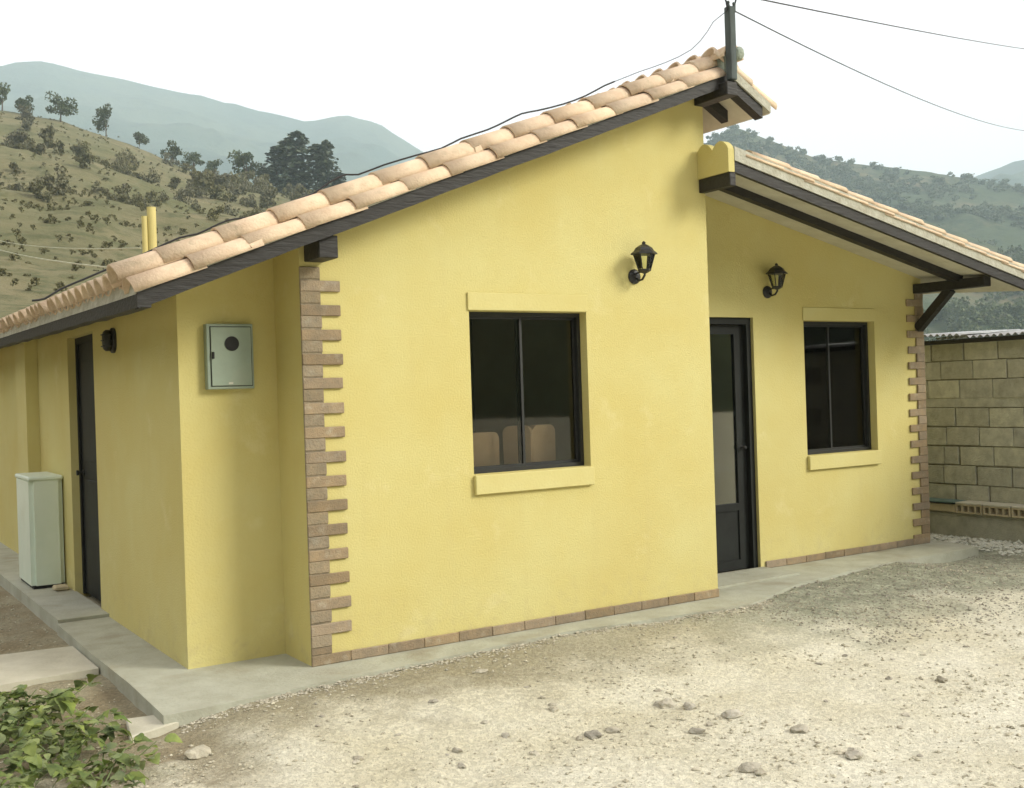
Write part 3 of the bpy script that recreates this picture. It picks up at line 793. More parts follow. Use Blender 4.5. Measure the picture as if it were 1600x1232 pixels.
# ridge tiles (axis along Y) bedded on cement
rt = tile_mesh(0.36, 0.10, 0.092, name='ridge_tile')
for k in range(31):
    y = -0.30 + 0.31 * k
    o = link_mesh('ridge_tile', rt, None, roofA, (XRIDGE + .03, y, zA(XRIDGE, y) + 0.195 + (.0 if k else .0)))
    o.rotation_euler = (Matrix.Rotation(math.pi / 2, 3, 'Z') @ Matrix.Rotation(0.02, 3, 'Y')).to_euler()
bm = B()
box(bm, XRIDGE - .03, XRIDGE + .095, -0.27, YBACK + .2, zR + .10, zR + .215)
obj('ridge_cement', bm, M['cap'], roofA)
bm = B(); bmesh.ops.create_icosphere(bm, subdivisions=2, radius=0.045, matrix=Matrix.Translation((XRIDGE + .085, -0.30, zR + .235)) @ Matrix.Diagonal((1, .7, 1.1, 1)))
for v in bm.verts: v.co += Vector((0, 0, .012)) * mnoise.noise(v.co * 30)
obj('ridge_cement', bm, M['cap'], roofA)

# ---- lower roof over the recessed wing
roofB = obj('roof', B(), M['soffit'], house)
XB0, XB1 = 3.10, 6.98
bm = B(); N = 14
def ruled(bm, xa, xb, y0f, y1f, lo, hi, n=N):
    R_ = []
    for i in range(n + 1):
        x = xa + (xb - xa) * i / n
        ya, yb = y0f(x), y1f(x)
        R_.append([bm.verts.new(p) for p in ((x, ya, zB(x, ya) + lo), (x, yb, zB(x, yb) + lo), (x, yb, zB(x, yb) + hi), (x, ya, zB(x, ya) + hi))])
    for a, b in zip(R_, R_[1:]):
        for k in range(4): bm.faces.new((a[k], a[(k + 1) % 4], b[(k + 1) % 4], b[k]))
    bm.faces.new(R_[0][::-1]); bm.faces.new(R_[-1])
ruled(bm, XB0 + .06, XB1, lambda x: yBf(x) + .012, lambda x: 0.9, 0.0, 0.03)
for i in range(1):
    ruled(bm, XB0 + .065, XB1, lambda x: 0.9, lambda x: YBACK + .3, 0.0, 0.03)
fill(roofB, bm)
def rul(name, mt, *a):
    bm = B(); ruled(bm, *a); return obj(name, bm, mt, roofB)
rul('fascia', M['beam'], XB0 + .045, XB1, lambda x: yBf(x), lambda x: yBf(x) + .042, -0.078, -0.0015)
rul('mortar_bed', M['mortar'], XB0 + .0465, XB1, lambda x: yBf(x) - .012, lambda x: yBf(x) + .09, 0.0015, 0.100)
rul('rafter', M['beam'], 3.19, 6.40, lambda x: 0.15, lambda x: 0.235, -0.075, -0.0015)
bm = B(); box(bm, XB0 - .003, XB0 + .055, -0.322, -0.001, 2.945, 3.042, .004); obj('purlin', bm, M['beam'], roofB)
bm = B(); box(bm, 6.335, 6.44, -0.10, SB - .001, 2.345, 2.432, .004); obj('purlin', bm, M['beam'], roofB)
bm = B(); beam(bm, (6.385, SB - .012, 2.015), (6.385, 0.27, 2.352), 0.075, 0.075, side=Vector((1, 0, 0))); obj('brace', bm, M['beam'], roofB)
# scalloped stucco stop at the high end: two humps
bm = B(); n = 36; top = []; bot = []
for i in range(n + 1):
    y = -0.001 - 0.320 * i / n
    u = abs(math.sin(math.pi * (i / n) * 2.0))
    top.append((y, 3.205 + 0.062 * u ** 0.7 + .02 * (1 - i / n)))
F_ = [bm.verts.new((XB0 - .012, y, z)) for y, z in top]; G_ = [bm.verts.new((XB0 + .045, y, z)) for y, z in top]
f0 = [bm.verts.new((XB0 - .012, y, 3.043)) for y, z in top]; g0 = [bm.verts.new((XB0 + .045, y, 3.043)) for y, z in top]
for i in range(n):
    bm.faces.new((F_[i], F_[i + 1], f0[i + 1], f0[i])); bm.faces.new((G_[i], g0[i], g0[i + 1], G_[i + 1]))
    bm.faces.new((F_[i], G_[i], G_[i + 1], F_[i + 1])); bm.faces.new((f0[i], f0[i + 1], g0[i + 1], g0[i]))
bm.faces.new((F_[0], f0[0], g0[0], G_[0])); bm.faces.new((F_[-1], G_[-1], g0[-1], f0[-1]))
obj('end_stop', bm, M['stucco'], roofB)
# tiles of the lower roof
EXB = 0.30; DYB = 0.175
t_b = tile_mesh(0.38, 0.084, 0.074, arc=.36); t_bc = tile_mesh(0.38, 0.084, 0.074, seg=5, arc=.36)
sv, sf = [], []
for ci in range(55):
    off_y = 0.07 + DYB * ci; r = 0; xx = XB1 + .03
    while xx > XB0 + .32:
        y = yBf(xx) + off_y
        slope = -(zB(xx, y) - zB(xx - .1, y)) / .1
        R3 = Matrix.Rotation(math.pi, 4, 'Z') @ Matrix.Rotation(-(math.atan(slope) - .028), 4, 'Y')
        z = zB(xx, y) + 0.098
        if ci < 3 or r == 0:
            x2 = xx + random.uniform(-.014, .014)
            o = link_mesh('roof_tile', t_b, None, roofB, (x2, y + random.uniform(-.006, .006), z)); o.rotation_euler = R3.to_euler()
        else:
            m4 = Matrix.Translation((xx, y, z)) @ R3; n0 = len(sv)
            sv.extend([tuple(m4 @ v.co) for v in t_bc.vertices]); sf.extend([tuple(n0 + i for i in p.vertices) for p in t_bc.polygons])
        xx -= EXB; r += 1
pmesh('tile_field', sv, sf, M['tile'], roofB, kind='stuff')
# verge under-tiles of the lower roof (thin salmon edge line)
t_v = tile_mesh(0.38, 0.078, 0.073, arc=.30)
xx = XB1 - .05
while xx > XB0 + .30:
    y = yBf(xx) + .052
    R3 = Matrix.Rotation(math.pi, 4, 'Z') @ Matrix.Rotation(-(math.atan(.215) - .03), 4, 'Y') @ Matrix.Rotation(0.10, 4, 'X')
    o = link_mesh('roof_tile', t_v, None, roofB, (xx + random.uniform(-.02, .02), y, zB(xx, y) + .060)); o.rotation_euler = R3.to_euler()
    xx -= EXB

# ------------------------------------------------------------------ post and wires on the ridge
post = empty('utility_post', (3.147, -0.335, 3.70), 'weathered grey square post standing against the roof ridge with wires at its top', 'post')
bm = B(); box(bm, 3.115, 3.173, -0.352, -0.294, 3.69, 4.205, .005); obj('shaft', bm, M['post'], post)
for k, (dx, dy, tx) in enumerate(((-.035, 0, -.03), (.035, .0, .01))):
    bm = B(); tube(bm, [(3.147 + dx, -0.335, 4.17), (3.147 + dx + tx * .3, -0.335, 4.23), (3.147 + dx + tx, -0.34, 4.26), (3.147 + dx + tx * 1.2, -0.34, 4.33)], 0.006, 6)
    obj('wire_hook', bm, M['cable'], post)
    bm = B(); lathe(bm, (3.147 + dx * .8, -0.335, 4.2), [(.010, 0), (.013, .012), (.009, .02), (.013, .03), (.008, .04)], 10); obj('insulator', bm, M['post'], post)
def cable(label, pts, r, mt=None, sag=0.0, n=24, group=None):
    pts = [Vector(p) for p in pts]; out = []
    if len(pts) == 2:
        for i in range(n + 1):
            t = i / n; q = pts[0].lerp(pts[1], t); q.z -= sag * 4 * t * (1 - t); out.append(q)
    else: out = pts
    bm = B(); tube(bm, out, r, 5)
    c = Vector(out[0])
    o = obj('cable', bm, mt or M['cable'], origin=c); tag(o, label, 'cable', group)
    return o
P0 = Vector((3.18, -0.335, 4.18))
def far(u, v, d):
    r = ray(u, v).normalized(); return CAM + r * d
cable('thin black wire sagging from the post top to the right', [P0, far(1640, 206, 30)], 0.0045, sag=0.25)
cable('upper thin wire crossing the white sky at the right', [Vector((3.17, -0.335, 4.30)), far(1660, 84, 30)], 0.0055, sag=0.05)
# service cable draped over the tiles
pts = []
src = [(1121, 22, -.32), (1105, 50, -.2), (1080, 78, -.05), (1040, 98, .1), (1000, 112, .2), (975, 122, .25), (945, 134, .28), (915, 150, .3), (880, 163, .3), (840, 173, .3), (815, 178, .28), (790, 190, .3), (762, 203, .3), (720, 217, .3), (690, 232, .3),
       (650, 243, .3), (600, 258, .3), (560, 273, .3), (540, 273, .3), (515, 285, .3), (490, 303, .3), (465, 312, .28), (440, 328, .3), (410, 338, .3), (380, 341, .3), (355, 345, .3), (330, 356, .3), (308, 366, .3), (280, 372, .3), (240, 390, .3), (205, 406, .3), (170, 420, .3), (130, 437, .3), (95, 452, .3), (70, 467, .3), (50, 470, .3)]
for u, v, y in src: pts.append(on(u, v, 'Y', y))
# smooth it
sm = []
for i in range(len(pts) - 1):
    for t in (0, .5):
        a, b, c, d = pts[max(i - 1, 0)], pts[i], pts[i + 1], pts[min(i + 2, len(pts) - 1)]
        sm.append(0.5 * ((2 * b) + (c - a) * t + (2 * a - 5 * b + 4 * c - d) * t * t + (3 * b - a - 3 * c + d) * t ** 3))
sm.append(pts[-1])
cable('thin black wire dropping from the post down to the roof tiles', [P0 + Vector((-.06, 0, 0))] + sm[1:12], 0.0026)
cable('thick black cable lying along the roof tiles down to the eave', sm[11:], 0.0060)
cable('upper pale wire behind the yellow vent pipes', [Vector((-0.05, 3.3, 2.83)), far(-60, 356, 28)], 0.006, M['cable_pale'], sag=0.15)
cable('lower pale wire running left in front of the dry hill', [Vector((-0.30, 3.3, 2.66)), far(-60, 368, 28)], 0.007, M['cable_pale'], sag=0.10)

# vent pipes rising behind the roof
for (x, r, zt, lab) in ((-0.090, .022, 3.045, 'shorter and thinner yellow vent pipe above the roof'), (-0.033, .035, 3.12, 'taller and thicker yellow vent pipe above the roof')):
    v = empty('vent_pipe', (x, 3.0, 2.5), lab, 'pipe', 'vent pipes on the roof')
    bm = B(); n0 = [(r, -.15), (r, zt - 2.5), (r - .004, zt - 2.5), (r - .004, zt - 2.56)]
    lathe(bm, (x, 3.0, 2.5), n0, 18); obj('tube', bm, M['pipe'], v, smooth=False)
    bm = B(); lathe(bm, (x, 3.0, 2.5), [(r + .02, .05), (r + .018, .16), (r + .002, .18)], 18); obj('collar', bm, M['mortar'], v)

# ------------------------------------------------------------------ wall lanterns
def lantern(cx, yw, zc, label):
    """cx: centre, yw: wall plane, zc: rim height"""
    root = empty('wall_lantern', (cx - .005, yw, zc - .13), label, 'lantern', 'wall lanterns beside the entrance')
    y = yw - 0.115
    bm = B(); lathe(bm, (cx - .002, yw, zc - .145), [(.052, 0), (.052, -.010), (.040, -.020), (.018, -.026), (.012, -.034)], 20, 'Y'); obj('wall_plate', bm, M['black'], root)
    bm = B(); tube(bm, [(cx - .002, yw - .02, zc - .15), (cx, yw - .05, zc - .178), (cx, yw - .09, zc - .172), (cx, yw - .115, zc - .145), (cx, yw - .115, zc - .118)], .008, 8)
    tube(bm, [(cx, yw - .02, zc - .125), (cx, yw - .06, zc - .120), (cx, yw - .10, zc - .122)], .006, 6)
    obj('arm', bm, M['black'], root, smooth=True)
    sg = 6
    def hexring(r, z): return [Vector((cx + r * math.cos(math.pi / 6 + 2 * math.pi * k / sg), y + r * math.sin(math.pi / 6 + 2 * math.pi * k / sg), z)) for k in range(sg)]
    def frust(bm, rings):
        rv = [[bm.verts.new(p) for p in r_] for r_ in rings]
        for a, b in zip(rv, rv[1:]):
            for k in range(sg): bm.faces.new((a[k], a[(k + 1) % sg], b[(k + 1) % sg], b[k]))
        bm.faces.new(rv[0][::-1]); bm.faces.new(rv[-1])
    bm = B(); frust(bm, [hexring(.012, zc - .135), hexring(.026, zc - .128), hexring(.046, zc - .116), hexring(.046, zc - .106), hexring(.038, zc - .104)]); obj('base', bm, M['black'], root)
    bm = B()
    lo, hi = hexring(.043, zc - .105), hexring(.073, zc - .004)
    for a, b in zip(lo, hi): tube(bm, [a, b], .0042, 5)
    obj('cage', bm, M['black'], root)
    for k in range(sg):
        a, b, c, d = lo[k], lo[(k + 1) % sg], hi[(k + 1) % sg], hi[k]
        cen = (a + b + c + d) / 4; inn = (Vector((cx, y, cen.z)) - cen).normalized() * .003
        q = [p.lerp(cen, .06) for p in (a, b, c, d)]
        bm = B(); hexa(bm, [*q, *[p + inn for p in q]]); obj('pane', bm, M['lampglass'], root)
    bm = B(); frust(bm, [hexring(.074, zc - .006), hexring(.094, zc - .004), hexring(.092, zc + .004), hexring(.070, zc + .022), hexring(.058, zc + .042), hexring(.030, zc + .060), hexring(.012, zc + .068), hexring(.014, zc + .078), hexring(.004, zc + .088)]); obj('lamp_roof', bm, M['black'], root)
lantern(2.467, 0.0, 2.462, 'black wall lantern on the front gable above the larger window')
lantern(4.425, SB, 2.460, 'black wall lantern on the recessed wall between door and smaller window')

# ------------------------------------------------------------------ meter box
mb = empty('meter_box', (-0.30, YL, 1.61), 'grey-green metal meter box with round black hole on the left wall', 'meter box')
x0, x1, z0, z1 = -0.440, -0.160, 1.612, 1.995
bm = B(); box(bm, x0, x1, YL - .055, YL - .001, z0, z1, .004); obj('case', bm, M['boxpaint'], mb)
bm = B(); box(bm, x0 + .020, x1 - .012, YL - .0585, YL - .0555, z0 + .016, z1 - .016); obj('seam', bm, M['boxdark'], mb)
bm = B(); box(bm, x0 + .024, x1 - .016, YL - .064, YL - .059, z0 + .020, z1 - .020, .002); d_ = obj('lid', bm, M['boxpaint'], mb)
bm = B(); lathe(bm, (-0.293, YL - .0645, 1.878), [(.043, 0), (.043, -.004), (.036, -.005)], 24, 'Y'); obj('meter_hole', bm, M['boxdark'], d_)
bm = B(); box(bm, x0 + .026, x0 + .040, YL - .074, YL - .0645, 1.79, 1.83, .002); obj('latch', bm, M['boxdark'], d_)
bm = B(); box(bm, -0.318, -0.292, YL - .0655, YL - .0642, 1.640, 1.652); obj('sticker', bm, M['whitegravel'], d_)

# bulkhead lamp on the side wall
bl = empty('bulkhead_lamp', (-XL, 1.96, 1.99), 'dark oval bulkhead lamp on the side wall right of the side door', 'lamp')
def capsule(bm, x_a, x_b, yc, zc, ry, rz, seg=20, dome=0.0):
    rings = []
    for x, s in ((x_a, 1), (x_a + (x_b - x_a) * .6, 1), (x_a + (x_b - x_a) * .9, .85), (x_b, .55)):
        rings.append([bm.verts.new((x, yc + ry * s * math.cos(2 * math.pi * k / seg), zc + rz * s * math.copysign(abs(math.sin(2 * math.pi * k / seg)) ** .7, math.sin(2 * math.pi * k / seg)))) for k in range(seg)])
    for a, b in zip(rings, rings[1:]):
        for k in range(seg): bm.faces.new((a[k], a[(k + 1) % seg], b[(k + 1) % seg], b[k]))
    bm.faces.new(rings[0]); bm.faces.new(rings[-1][::-1])
bm = B(); capsule(bm, -XL - .001, -XL - .03, 1.96, 1.99, .075, .088); obj('base', bm, M['black'], bl)
bm = B(); capsule(bm, -XL - .031, -XL - .075, 1.96, 1.99, .062, .074); obj('dome', bm, M['frame'], bl, smooth=True)
bm = B()
for k in (-1, 0, 1): tube(bm, [(-XL - .03, 1.96 + .07, 1.99 + k * .04), (-XL - .082, 1.96 + .03, 1.99 + k * .04), (-XL - .082, 1.96 - .03, 1.99 + k * .04), (-XL - .03, 1.96 - .07, 1.99 + k * .04)], .004, 5)
obj('guard', bm, M['black'], bl)

# pale green appliance by the side door
ap = empty('washing_machine', (-.70, 4.3, .022), 'pale green enamelled appliance standing on the slab beyond the side door', 'appliance')
bm = B(); box(bm, -0.865, -0.600, 3.93, 4.62, 0.05, 0.925)
bmesh.ops.bevel(bm, geom=[e for e in bm.edges if abs(e.verts[0].co.z - e.verts[1].co.z) > .1], offset=.035, segments=4, affect='EDGES')
obj('body', bm, M['tank'], ap, smooth=False)
bm = B(); box(bm, -0.872, -0.597, 3.922, 4.628, 0.9255, 0.965, .012); obj('lid', bm, M['tank'], ap)
bm = B(); box(bm, -0.850, -0.605, 3.945, 4.60, 0.022, 0.0495); obj('plinth', bm, M['boxdark'], ap)

# ------------------------------------------------------------------ chairs seen through the window and the door
def chair(x, y, rz, label, hb=1.26, w=.36):
    root = empty('dining_chair', (x, y, 0.03), label, 'chair', 'chairs inside the house')
    root.rotation_euler = (0, 0, rz)
    def add(name, fn, mt, sm=False):
        bm = B(); fn(bm); bmesh.ops.recalc_face_normals(bm, faces=bm.faces); me = bpy.data.meshes.new(name); bm.to_mesh(me); bm.free()
        return link_mesh(name, me, mt, root)
    def back(bm):
        pr = [(-w / 2 + .012, .50), (w / 2 - .012, .50)]
        for k in range(7): a = math.pi / 2 * k / 6; pr.append((w / 2 - .05 + .05 * math.cos(a), hb - .05 + .05 * math.sin(a)))
        for k in range(7): a = math.pi / 2 * (1 + k / 6); pr.append((-w / 2 + .05 + .05 * math.cos(a), hb - .05 + .05 * math.sin(a)))
        f_ = [bm.verts.new((x_, -.03, z_)) for x_, z_ in pr]; g_ = [bm.verts.new((x_, .03, z_)) for x_, z_ in pr]
        bm.faces.new(f_); bm.faces.new(g_[::-1])
        for k in range(len(pr)): bm.faces.new((f_[k], g_[k], g_[(k + 1) % len(pr)], f_[(k + 1) % len(pr)]))
    add('backrest', back, M['upholstery'])
    add('seat', lambda bm: box(bm, -w / 2, w / 2, .03, .43, .42, .50, .02), M['upholstery'])
    for sx in (-1, 1):
        for yy in (0.0, .40):
            add('leg', lambda bm: box(bm, sx * (w / 2 - .03) - .018, sx * (w / 2 - .03) + .018, yy - .018, yy + .018, 0, .42), M['beam'])
    return root
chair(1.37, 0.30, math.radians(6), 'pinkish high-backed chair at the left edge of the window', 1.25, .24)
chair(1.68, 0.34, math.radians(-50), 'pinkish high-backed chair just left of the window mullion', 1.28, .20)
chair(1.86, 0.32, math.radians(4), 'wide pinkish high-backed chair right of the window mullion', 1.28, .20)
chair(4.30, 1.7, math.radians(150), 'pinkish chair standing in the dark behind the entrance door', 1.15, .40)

# ------------------------------------------------------------------ block wall on the right
bw = empty('block_wall', (7.67, 1.5, -0.1), 'unplastered grey concrete block wall with open joints beyond the house', 'wall')
bm = B(); box(bm, 7.685, 7.80, -1.8, 6.0, -0.2, 1.895); obj('mortar', bm, M['block_mortar'], bw)
def block_mesh(L, H):
    bm = B(); box(bm, 0, .03, 0, L, 0, H, .005); me = bpy.data.meshes.new('block'); bmesh.ops.recalc_face_normals(bm, faces=bm.faces); bm.to_mesh(me); bm.free(); me.materials.append(M['block']); return me
blk, half = block_mesh(.372, .190), block_mesh(.165, .190)
rows = [1.725, 1.53, 1.335] + [1.04 - .2 * k for k in range(6)]
for ri, z in enumerate(rows):
    y = -1.75 + (.19 if ri % 2 else 0) + random.uniform(-.06, .06)
    while y < 5.6:
        h_ = random.random() < .05
        if True:
            o = link_mesh('block', half if h_ else blk, None, bw, (7.668 + random.uniform(-.006, .006) - 7.67, y - 1.5, z + .1 + random.uniform(-.004, .003)), rot=(random.uniform(-.012, .012), 0, random.uniform(-.01, .01)), scale=(1, 1, 1 - random.uniform(0, .04)))
        y += (.165 if h_ else .372) + random.choice([.006, .008, .010, .014, .022])
bm = B(); box(bm, 7.672, 7.80, -1.8, 6.0, 1.236, 1.332, .004); obj('bond_beam', bm, M['block'], bw)
# corrugated sheets on top
def corr(y0, y1, x0, x1, z, slope, lab, tw=0.0):
    bm = B(); n = int((y1 - y0) / .0095); rows_ = []
    for i in range(n + 1):
        y = y0 + (y1 - y0) * i / n; dz = .013 * math.sin(2 * math.pi * y / .076)
        rows_.append([bm.verts.new((x, y, z + slope * (x - x0) + dz + t_ + tw * (y - y0))) for x, t_ in ((x0, 0), (x1, 0), (x1, -.002), (x0, -.002))])
    for a, b in zip(rows_, rows_[1:]):
        for k in range(4): bm.faces.new((a[k], a[(k + 1) % 4], b[(k + 1) % 4], b[k]))
    bm.faces.new(rows_[0]); bm.faces.new(rows_[-1][::-1])
    o = obj('corrugated_sheet', bm, M['zinc'], smooth=True, origin=(x0, y0, z)); tag(o, lab, 'roofing sheet', 'zinc sheets on the block wall'); return o
corr(-1.9, 1.30, 7.56, 9.2, 1.960, .060, 'long corrugated zinc sheet lying along the top of the block wall')
corr(0.95, 1.62, 7.50, 8.6, 1.985, .045, 'short loose corrugated zinc sheet overlapping next to the house corner', tw=.03)
bm = B(); box(bm, 7.60, 7.66, -1.85, 6.0, 1.90, 1.945, .003); obj('timber_plate', bm, M['beam'], bw)
# low wall with coping
lw = empty('low_wall', (7.5, 1.0, -0.1), 'low plastered retaining wall at the foot of the block wall', 'wall')
bm = B(); box(bm, 7.50, 7.66, -1.8, 4.0, -0.2, 0.165, .01); obj('wall_body', bm, M['block'], lw)
bm = B(); box(bm, 7.46, 7.66, 1.06, 3.6, 0.166, 0.245, .004); obj('kerb', bm, M['hollow'], lw)
bm = B(); box(bm, 7.43, 7.66, 1.06, 3.6, 0.262, 0.275); o = obj('cover_sheet', bm, M['teal'], origin=(7.5, 1.5, .262)); tag(o, 'dark teal sheet lying on the low wall next to the house corner', 'sheet')
bm = B(); box(bm, 7.47, 7.66, 1.06, 3.6, 0.2455, 0.2615); obj('batten', bm, M['beam'], o)
for k in range(7):
    y1 = 1.04 - k * .31; lab = ['first hollow clay block on the low wall, beside the teal sheet', 'second hollow clay block on the low wall, by the image edge'][k] if k < 2 else 'hollow clay block in the row on the low wall'
    hb = empty('hollow_block', (7.44, y1 - .15, .166), lab, 'hollow block', 'hollow clay blocks on the low wall')
    bm = B(); x0 = 7.44; ya, yb = y1 - .295, y1
    box(bm, x0, 7.655, ya, yb, .166, .182); box(bm, x0, 7.655, ya, yb, .243, .258)
    nyc = 4; wv = (yb - ya) / nyc
    for j in range(nyc + 1):
        c = ya + j * wv; c = min(max(c, ya + .008), yb - .008); box(bm, x0, 7.655, c - .008, c + .008, .182, .243)
    box(bm, x0 + .06, x0 + .075, ya + .016, yb - .016, .182, .243)
    obj('shell', bm, M['hollow'], hb)
    bm = B(); box(bm, x0 - .004, 7.656, ya + .001, yb - .001, .2585, .276, .003); obj('mortar_top', bm, M['palecrete'], hb)

# ------------------------------------------------------------------ gravel, stones
ICO = None
def ico():
    bm = B(); bmesh.ops.create_icosphere(bm, subdivisions=1, radius=1.0)
    v = np.array([x.co[:] for x in bm.verts]); f = np.array([[q.index for q in p.verts] for p in bm.faces]); bm.free(); return v, f
IV, IF = ico()
OV = np.array([(1, 0, 0), (-1, 0, 0), (0, 1, 0), (0, -1, 0), (0, 0, 1), (0, 0, -1)], float); OF = np.array([(0, 2, 4), (2, 1, 4), (1, 3, 4), (3, 0, 4), (2, 0, 5), (1, 2, 5), (3, 1, 5), (0, 3, 5)])
def gravel(name, n, sampler, smin, smax, mt, zf, power=3.0):
    V = []; F = []; k = 0
    while k < n:
        s_ = sampler()
        if s_ is None: continue
        x, y = s_
        s = smin + (smax - smin) * RNG.random() ** power
        sc = np.array([s * RNG.uniform(.7, 1.4), s * RNG.uniform(.6, 1.1), s * RNG.uniform(.35, .7)])
        a = RNG.uniform(0, 6.28); R_ = np.array([[math.cos(a), -math.sin(a), 0], [math.sin(a), math.cos(a), 0], [0, 0, 1]])
        vv = (OV * sc * (1 + RNG.uniform(-.25, .25, OV.shape))) @ R_.T + np.array([x, y, zf(x, y) + sc[2] * .35])
        F.append(OF + 6 * k); V.append(vv); k += 1
    return pmesh(name, np.concatenate(V), np.concatenate(F), mt, kind='stuff')
def yard():
    x = RNG.uniform(-1.9, 7.4); y = RNG.uniform(-4.2, 0.3)
    if y > slab_front(min(max(x, -.96), 6.6)) - .01: return None
    d = mnoise.noise(Vector((x * 1.3, y * 1.3, 9)))
    if RNG.random() > 0.35 + 1.1 * d: return None
    return x, y
gravel('gravel', 13000, yard, .003, .015, M['gravelmat'], gheight, 2.8)
def edge():
    x = RNG.uniform(-.9, 3.4); y = float(slab_front(x)) - abs(RNG.normal(0, .07)) + .01
    return x, y
gravel('plinth_gravel', 2600, edge, .003, .014, M['stone'], gheight, 2.0)
def grey():
    x = RNG.uniform(3.0, 7.4); y = RNG.uniform(-1.5, .15)
    if y > slab_front(min(x, 6.6)) - .01: return None
    return x, y
gravel('grey_gravel', 5000, grey, .004, .014, M['stone'], gheight, 2.0)
def wg():
    x = RNG.uniform(6.68, 7.49); y = RNG.uniform(-.3, 4)
    if RNG.random() > .3 + (x - 6.68) * 1.2: return None
    return x, y
gravel('white_gravel', 2800, wg, .008, .032, M['whitegravel'], gheight, 1.5)
def leftside():
    x = RNG.uniform(-3, -.98); y = RNG.uniform(-1.5, 4.5)
    if .93 < y < 1.85: return None
    return x, y
gravel('soil_crumbs', 2500, leftside, .003, .012, M['gravelmat'], gheight, 2.5)

def stone_mesh(seed, flat):
    bm = B(); bmesh.ops.create_icosphere(bm, subdivisions=2, radius=1.0)
    for v in bm.verts:
        n_ = mnoise.noise(v.co * 1.3 + Vector((seed * 7.1, 0, 0))); v.co *= 1 + .50 * n_; v.co += v.co.normalized() * .22 * mnoise.noise(v.co * 4 + Vector((0, seed, 0)))
        v.co.z *= flat
    me = bpy.data.meshes.new('stone'); bm.to_mesh(me); bm.free(); me.materials.append(M['stone']); return me
SM = [stone_mesh(i, f) for i, f in enumerate((.45, .6, .38, .5, .7))]
named = [  # pixel, width in px, mesh, label
    (928, 1141, 30, 0, 'pale grey stone in the cluster of rubble below the larger window'),
    (905, 1148, 14, 3, 'small flat stone left of the pale rubble cluster'),
    (958, 1135, 26, 2, 'flat light stone right of the pale rubble cluster'),
    (1040, 1097, 28, 1, 'greyish stone in the row of stones mid yard, leftmost'),
    (1078, 1103, 24, 3, 'dark small stone in the middle of the yard, right of the row'),
    (1142, 1116, 30, 0, 'flat reddish-brown stone in the middle of the yard'),
    (1088, 1140, 20, 4, 'round brown stone lying alone in the yard centre'),
    (1250, 1138, 34, 2, 'wide flat pale stone at the right of the yard'),
    (1335, 1176, 32, 3, 'dark pair stone near the lower right corner of the yard'),
    (1313, 1173, 18, 1, 'small stone touching the dark pair stone at lower right'),
    (1170, 1196, 34, 0, 'elongated grey stone at the bottom edge of the yard'),
    (1188, 1203, 22, 2, 'brownish stone touching the elongated stone at the bottom edge'),
    (715, 1170, 16, 4, 'small brown stone low in the yard, left of centre'),
    (835, 1169, 16, 1, 'small dark stone low in the yard, right of the brown one'),
    (752, 1062, 20, 2, 'thin dark stone slab near the plinth of the front wall'),
    (312, 1178, 34, 4, 'reddish-brown clod of rock beside the broken concrete piece'),
    (865, 1109, 18, 3, 'pale lump of stone below the left part of the large window'),
    (1470, 1061, 18, 1, 'small dark stone at the far right of the yard'),
]
for u, v, w, mi, lab in named:
    p_ = on(u, v, 'Z', -0.075); d = (p_ - CAM).length; s = w / 1708.363 * d / 2
    p_.z = gheight(p_.x, p_.y) + s * .12
    o = link_mesh('stone', SM[mi], None, None, p_, rot=(0, 0, random.uniform(0, 6)), scale=(s * 1.1, s * .85, s)); tag(o, lab, 'stone', 'larger stones in the yard')
    for q in o.data.polygons: pass
for k in range(110):
    while True:
        x, y = random.uniform(-.6, 6.0), random.uniform(-3.0, -.6)
        if y < slab_front(x) - .25: break
    s = random.uniform(.007, .022)
    o = link_mesh('stone', SM[k % 5], None, None, (x, y, gheight(x, y) + s * .1), rot=(random.uniform(-.2, .2), 0, random.uniform(0, 6)), scale=(s * random.uniform(.9, 1.5), s, s))
    tag(o, 'small loose stone scattered on the dusty yard', 'stone', 'small stones scattered on the yard')
# broken concrete piece at the slab corner
bm = B()
hexa(bm, [(-1.14, -.50, -.12), (-.80, -.42, -.09), (-.79, -.29, -.09), (-1.08, -.17, -.12), (-1.14, -.50, -.055), (-.80, -.42, -.035), (-.79, -.29, -.035), (-1.08, -.17, -.055)])
bmesh.ops.bevel(bm, geom=bm.edges[:], offset=.006, segments=1, affect='EDGES')
o = obj('concrete_fragment', bm, M['palecrete'], origin=(-.95, -.35, -.1)); tag(o, 'broken pale concrete piece lying against the slab corner', 'concrete piece')
# litter of rubble beside the appliance
bm = B(); box(bm, -.73, -.62, 3.68, 3.82, .023, .06, .01)
for v in bm.verts: v.co += Vector((.012, .012, .008)) * mnoise.noise(v.co * 40)
o = obj('brick_fragment', bm, M['hollow'], origin=(-.68, 3.8, .023)); tag(o, 'brown brick fragment on the slab between appliance and side door', 'brick piece')

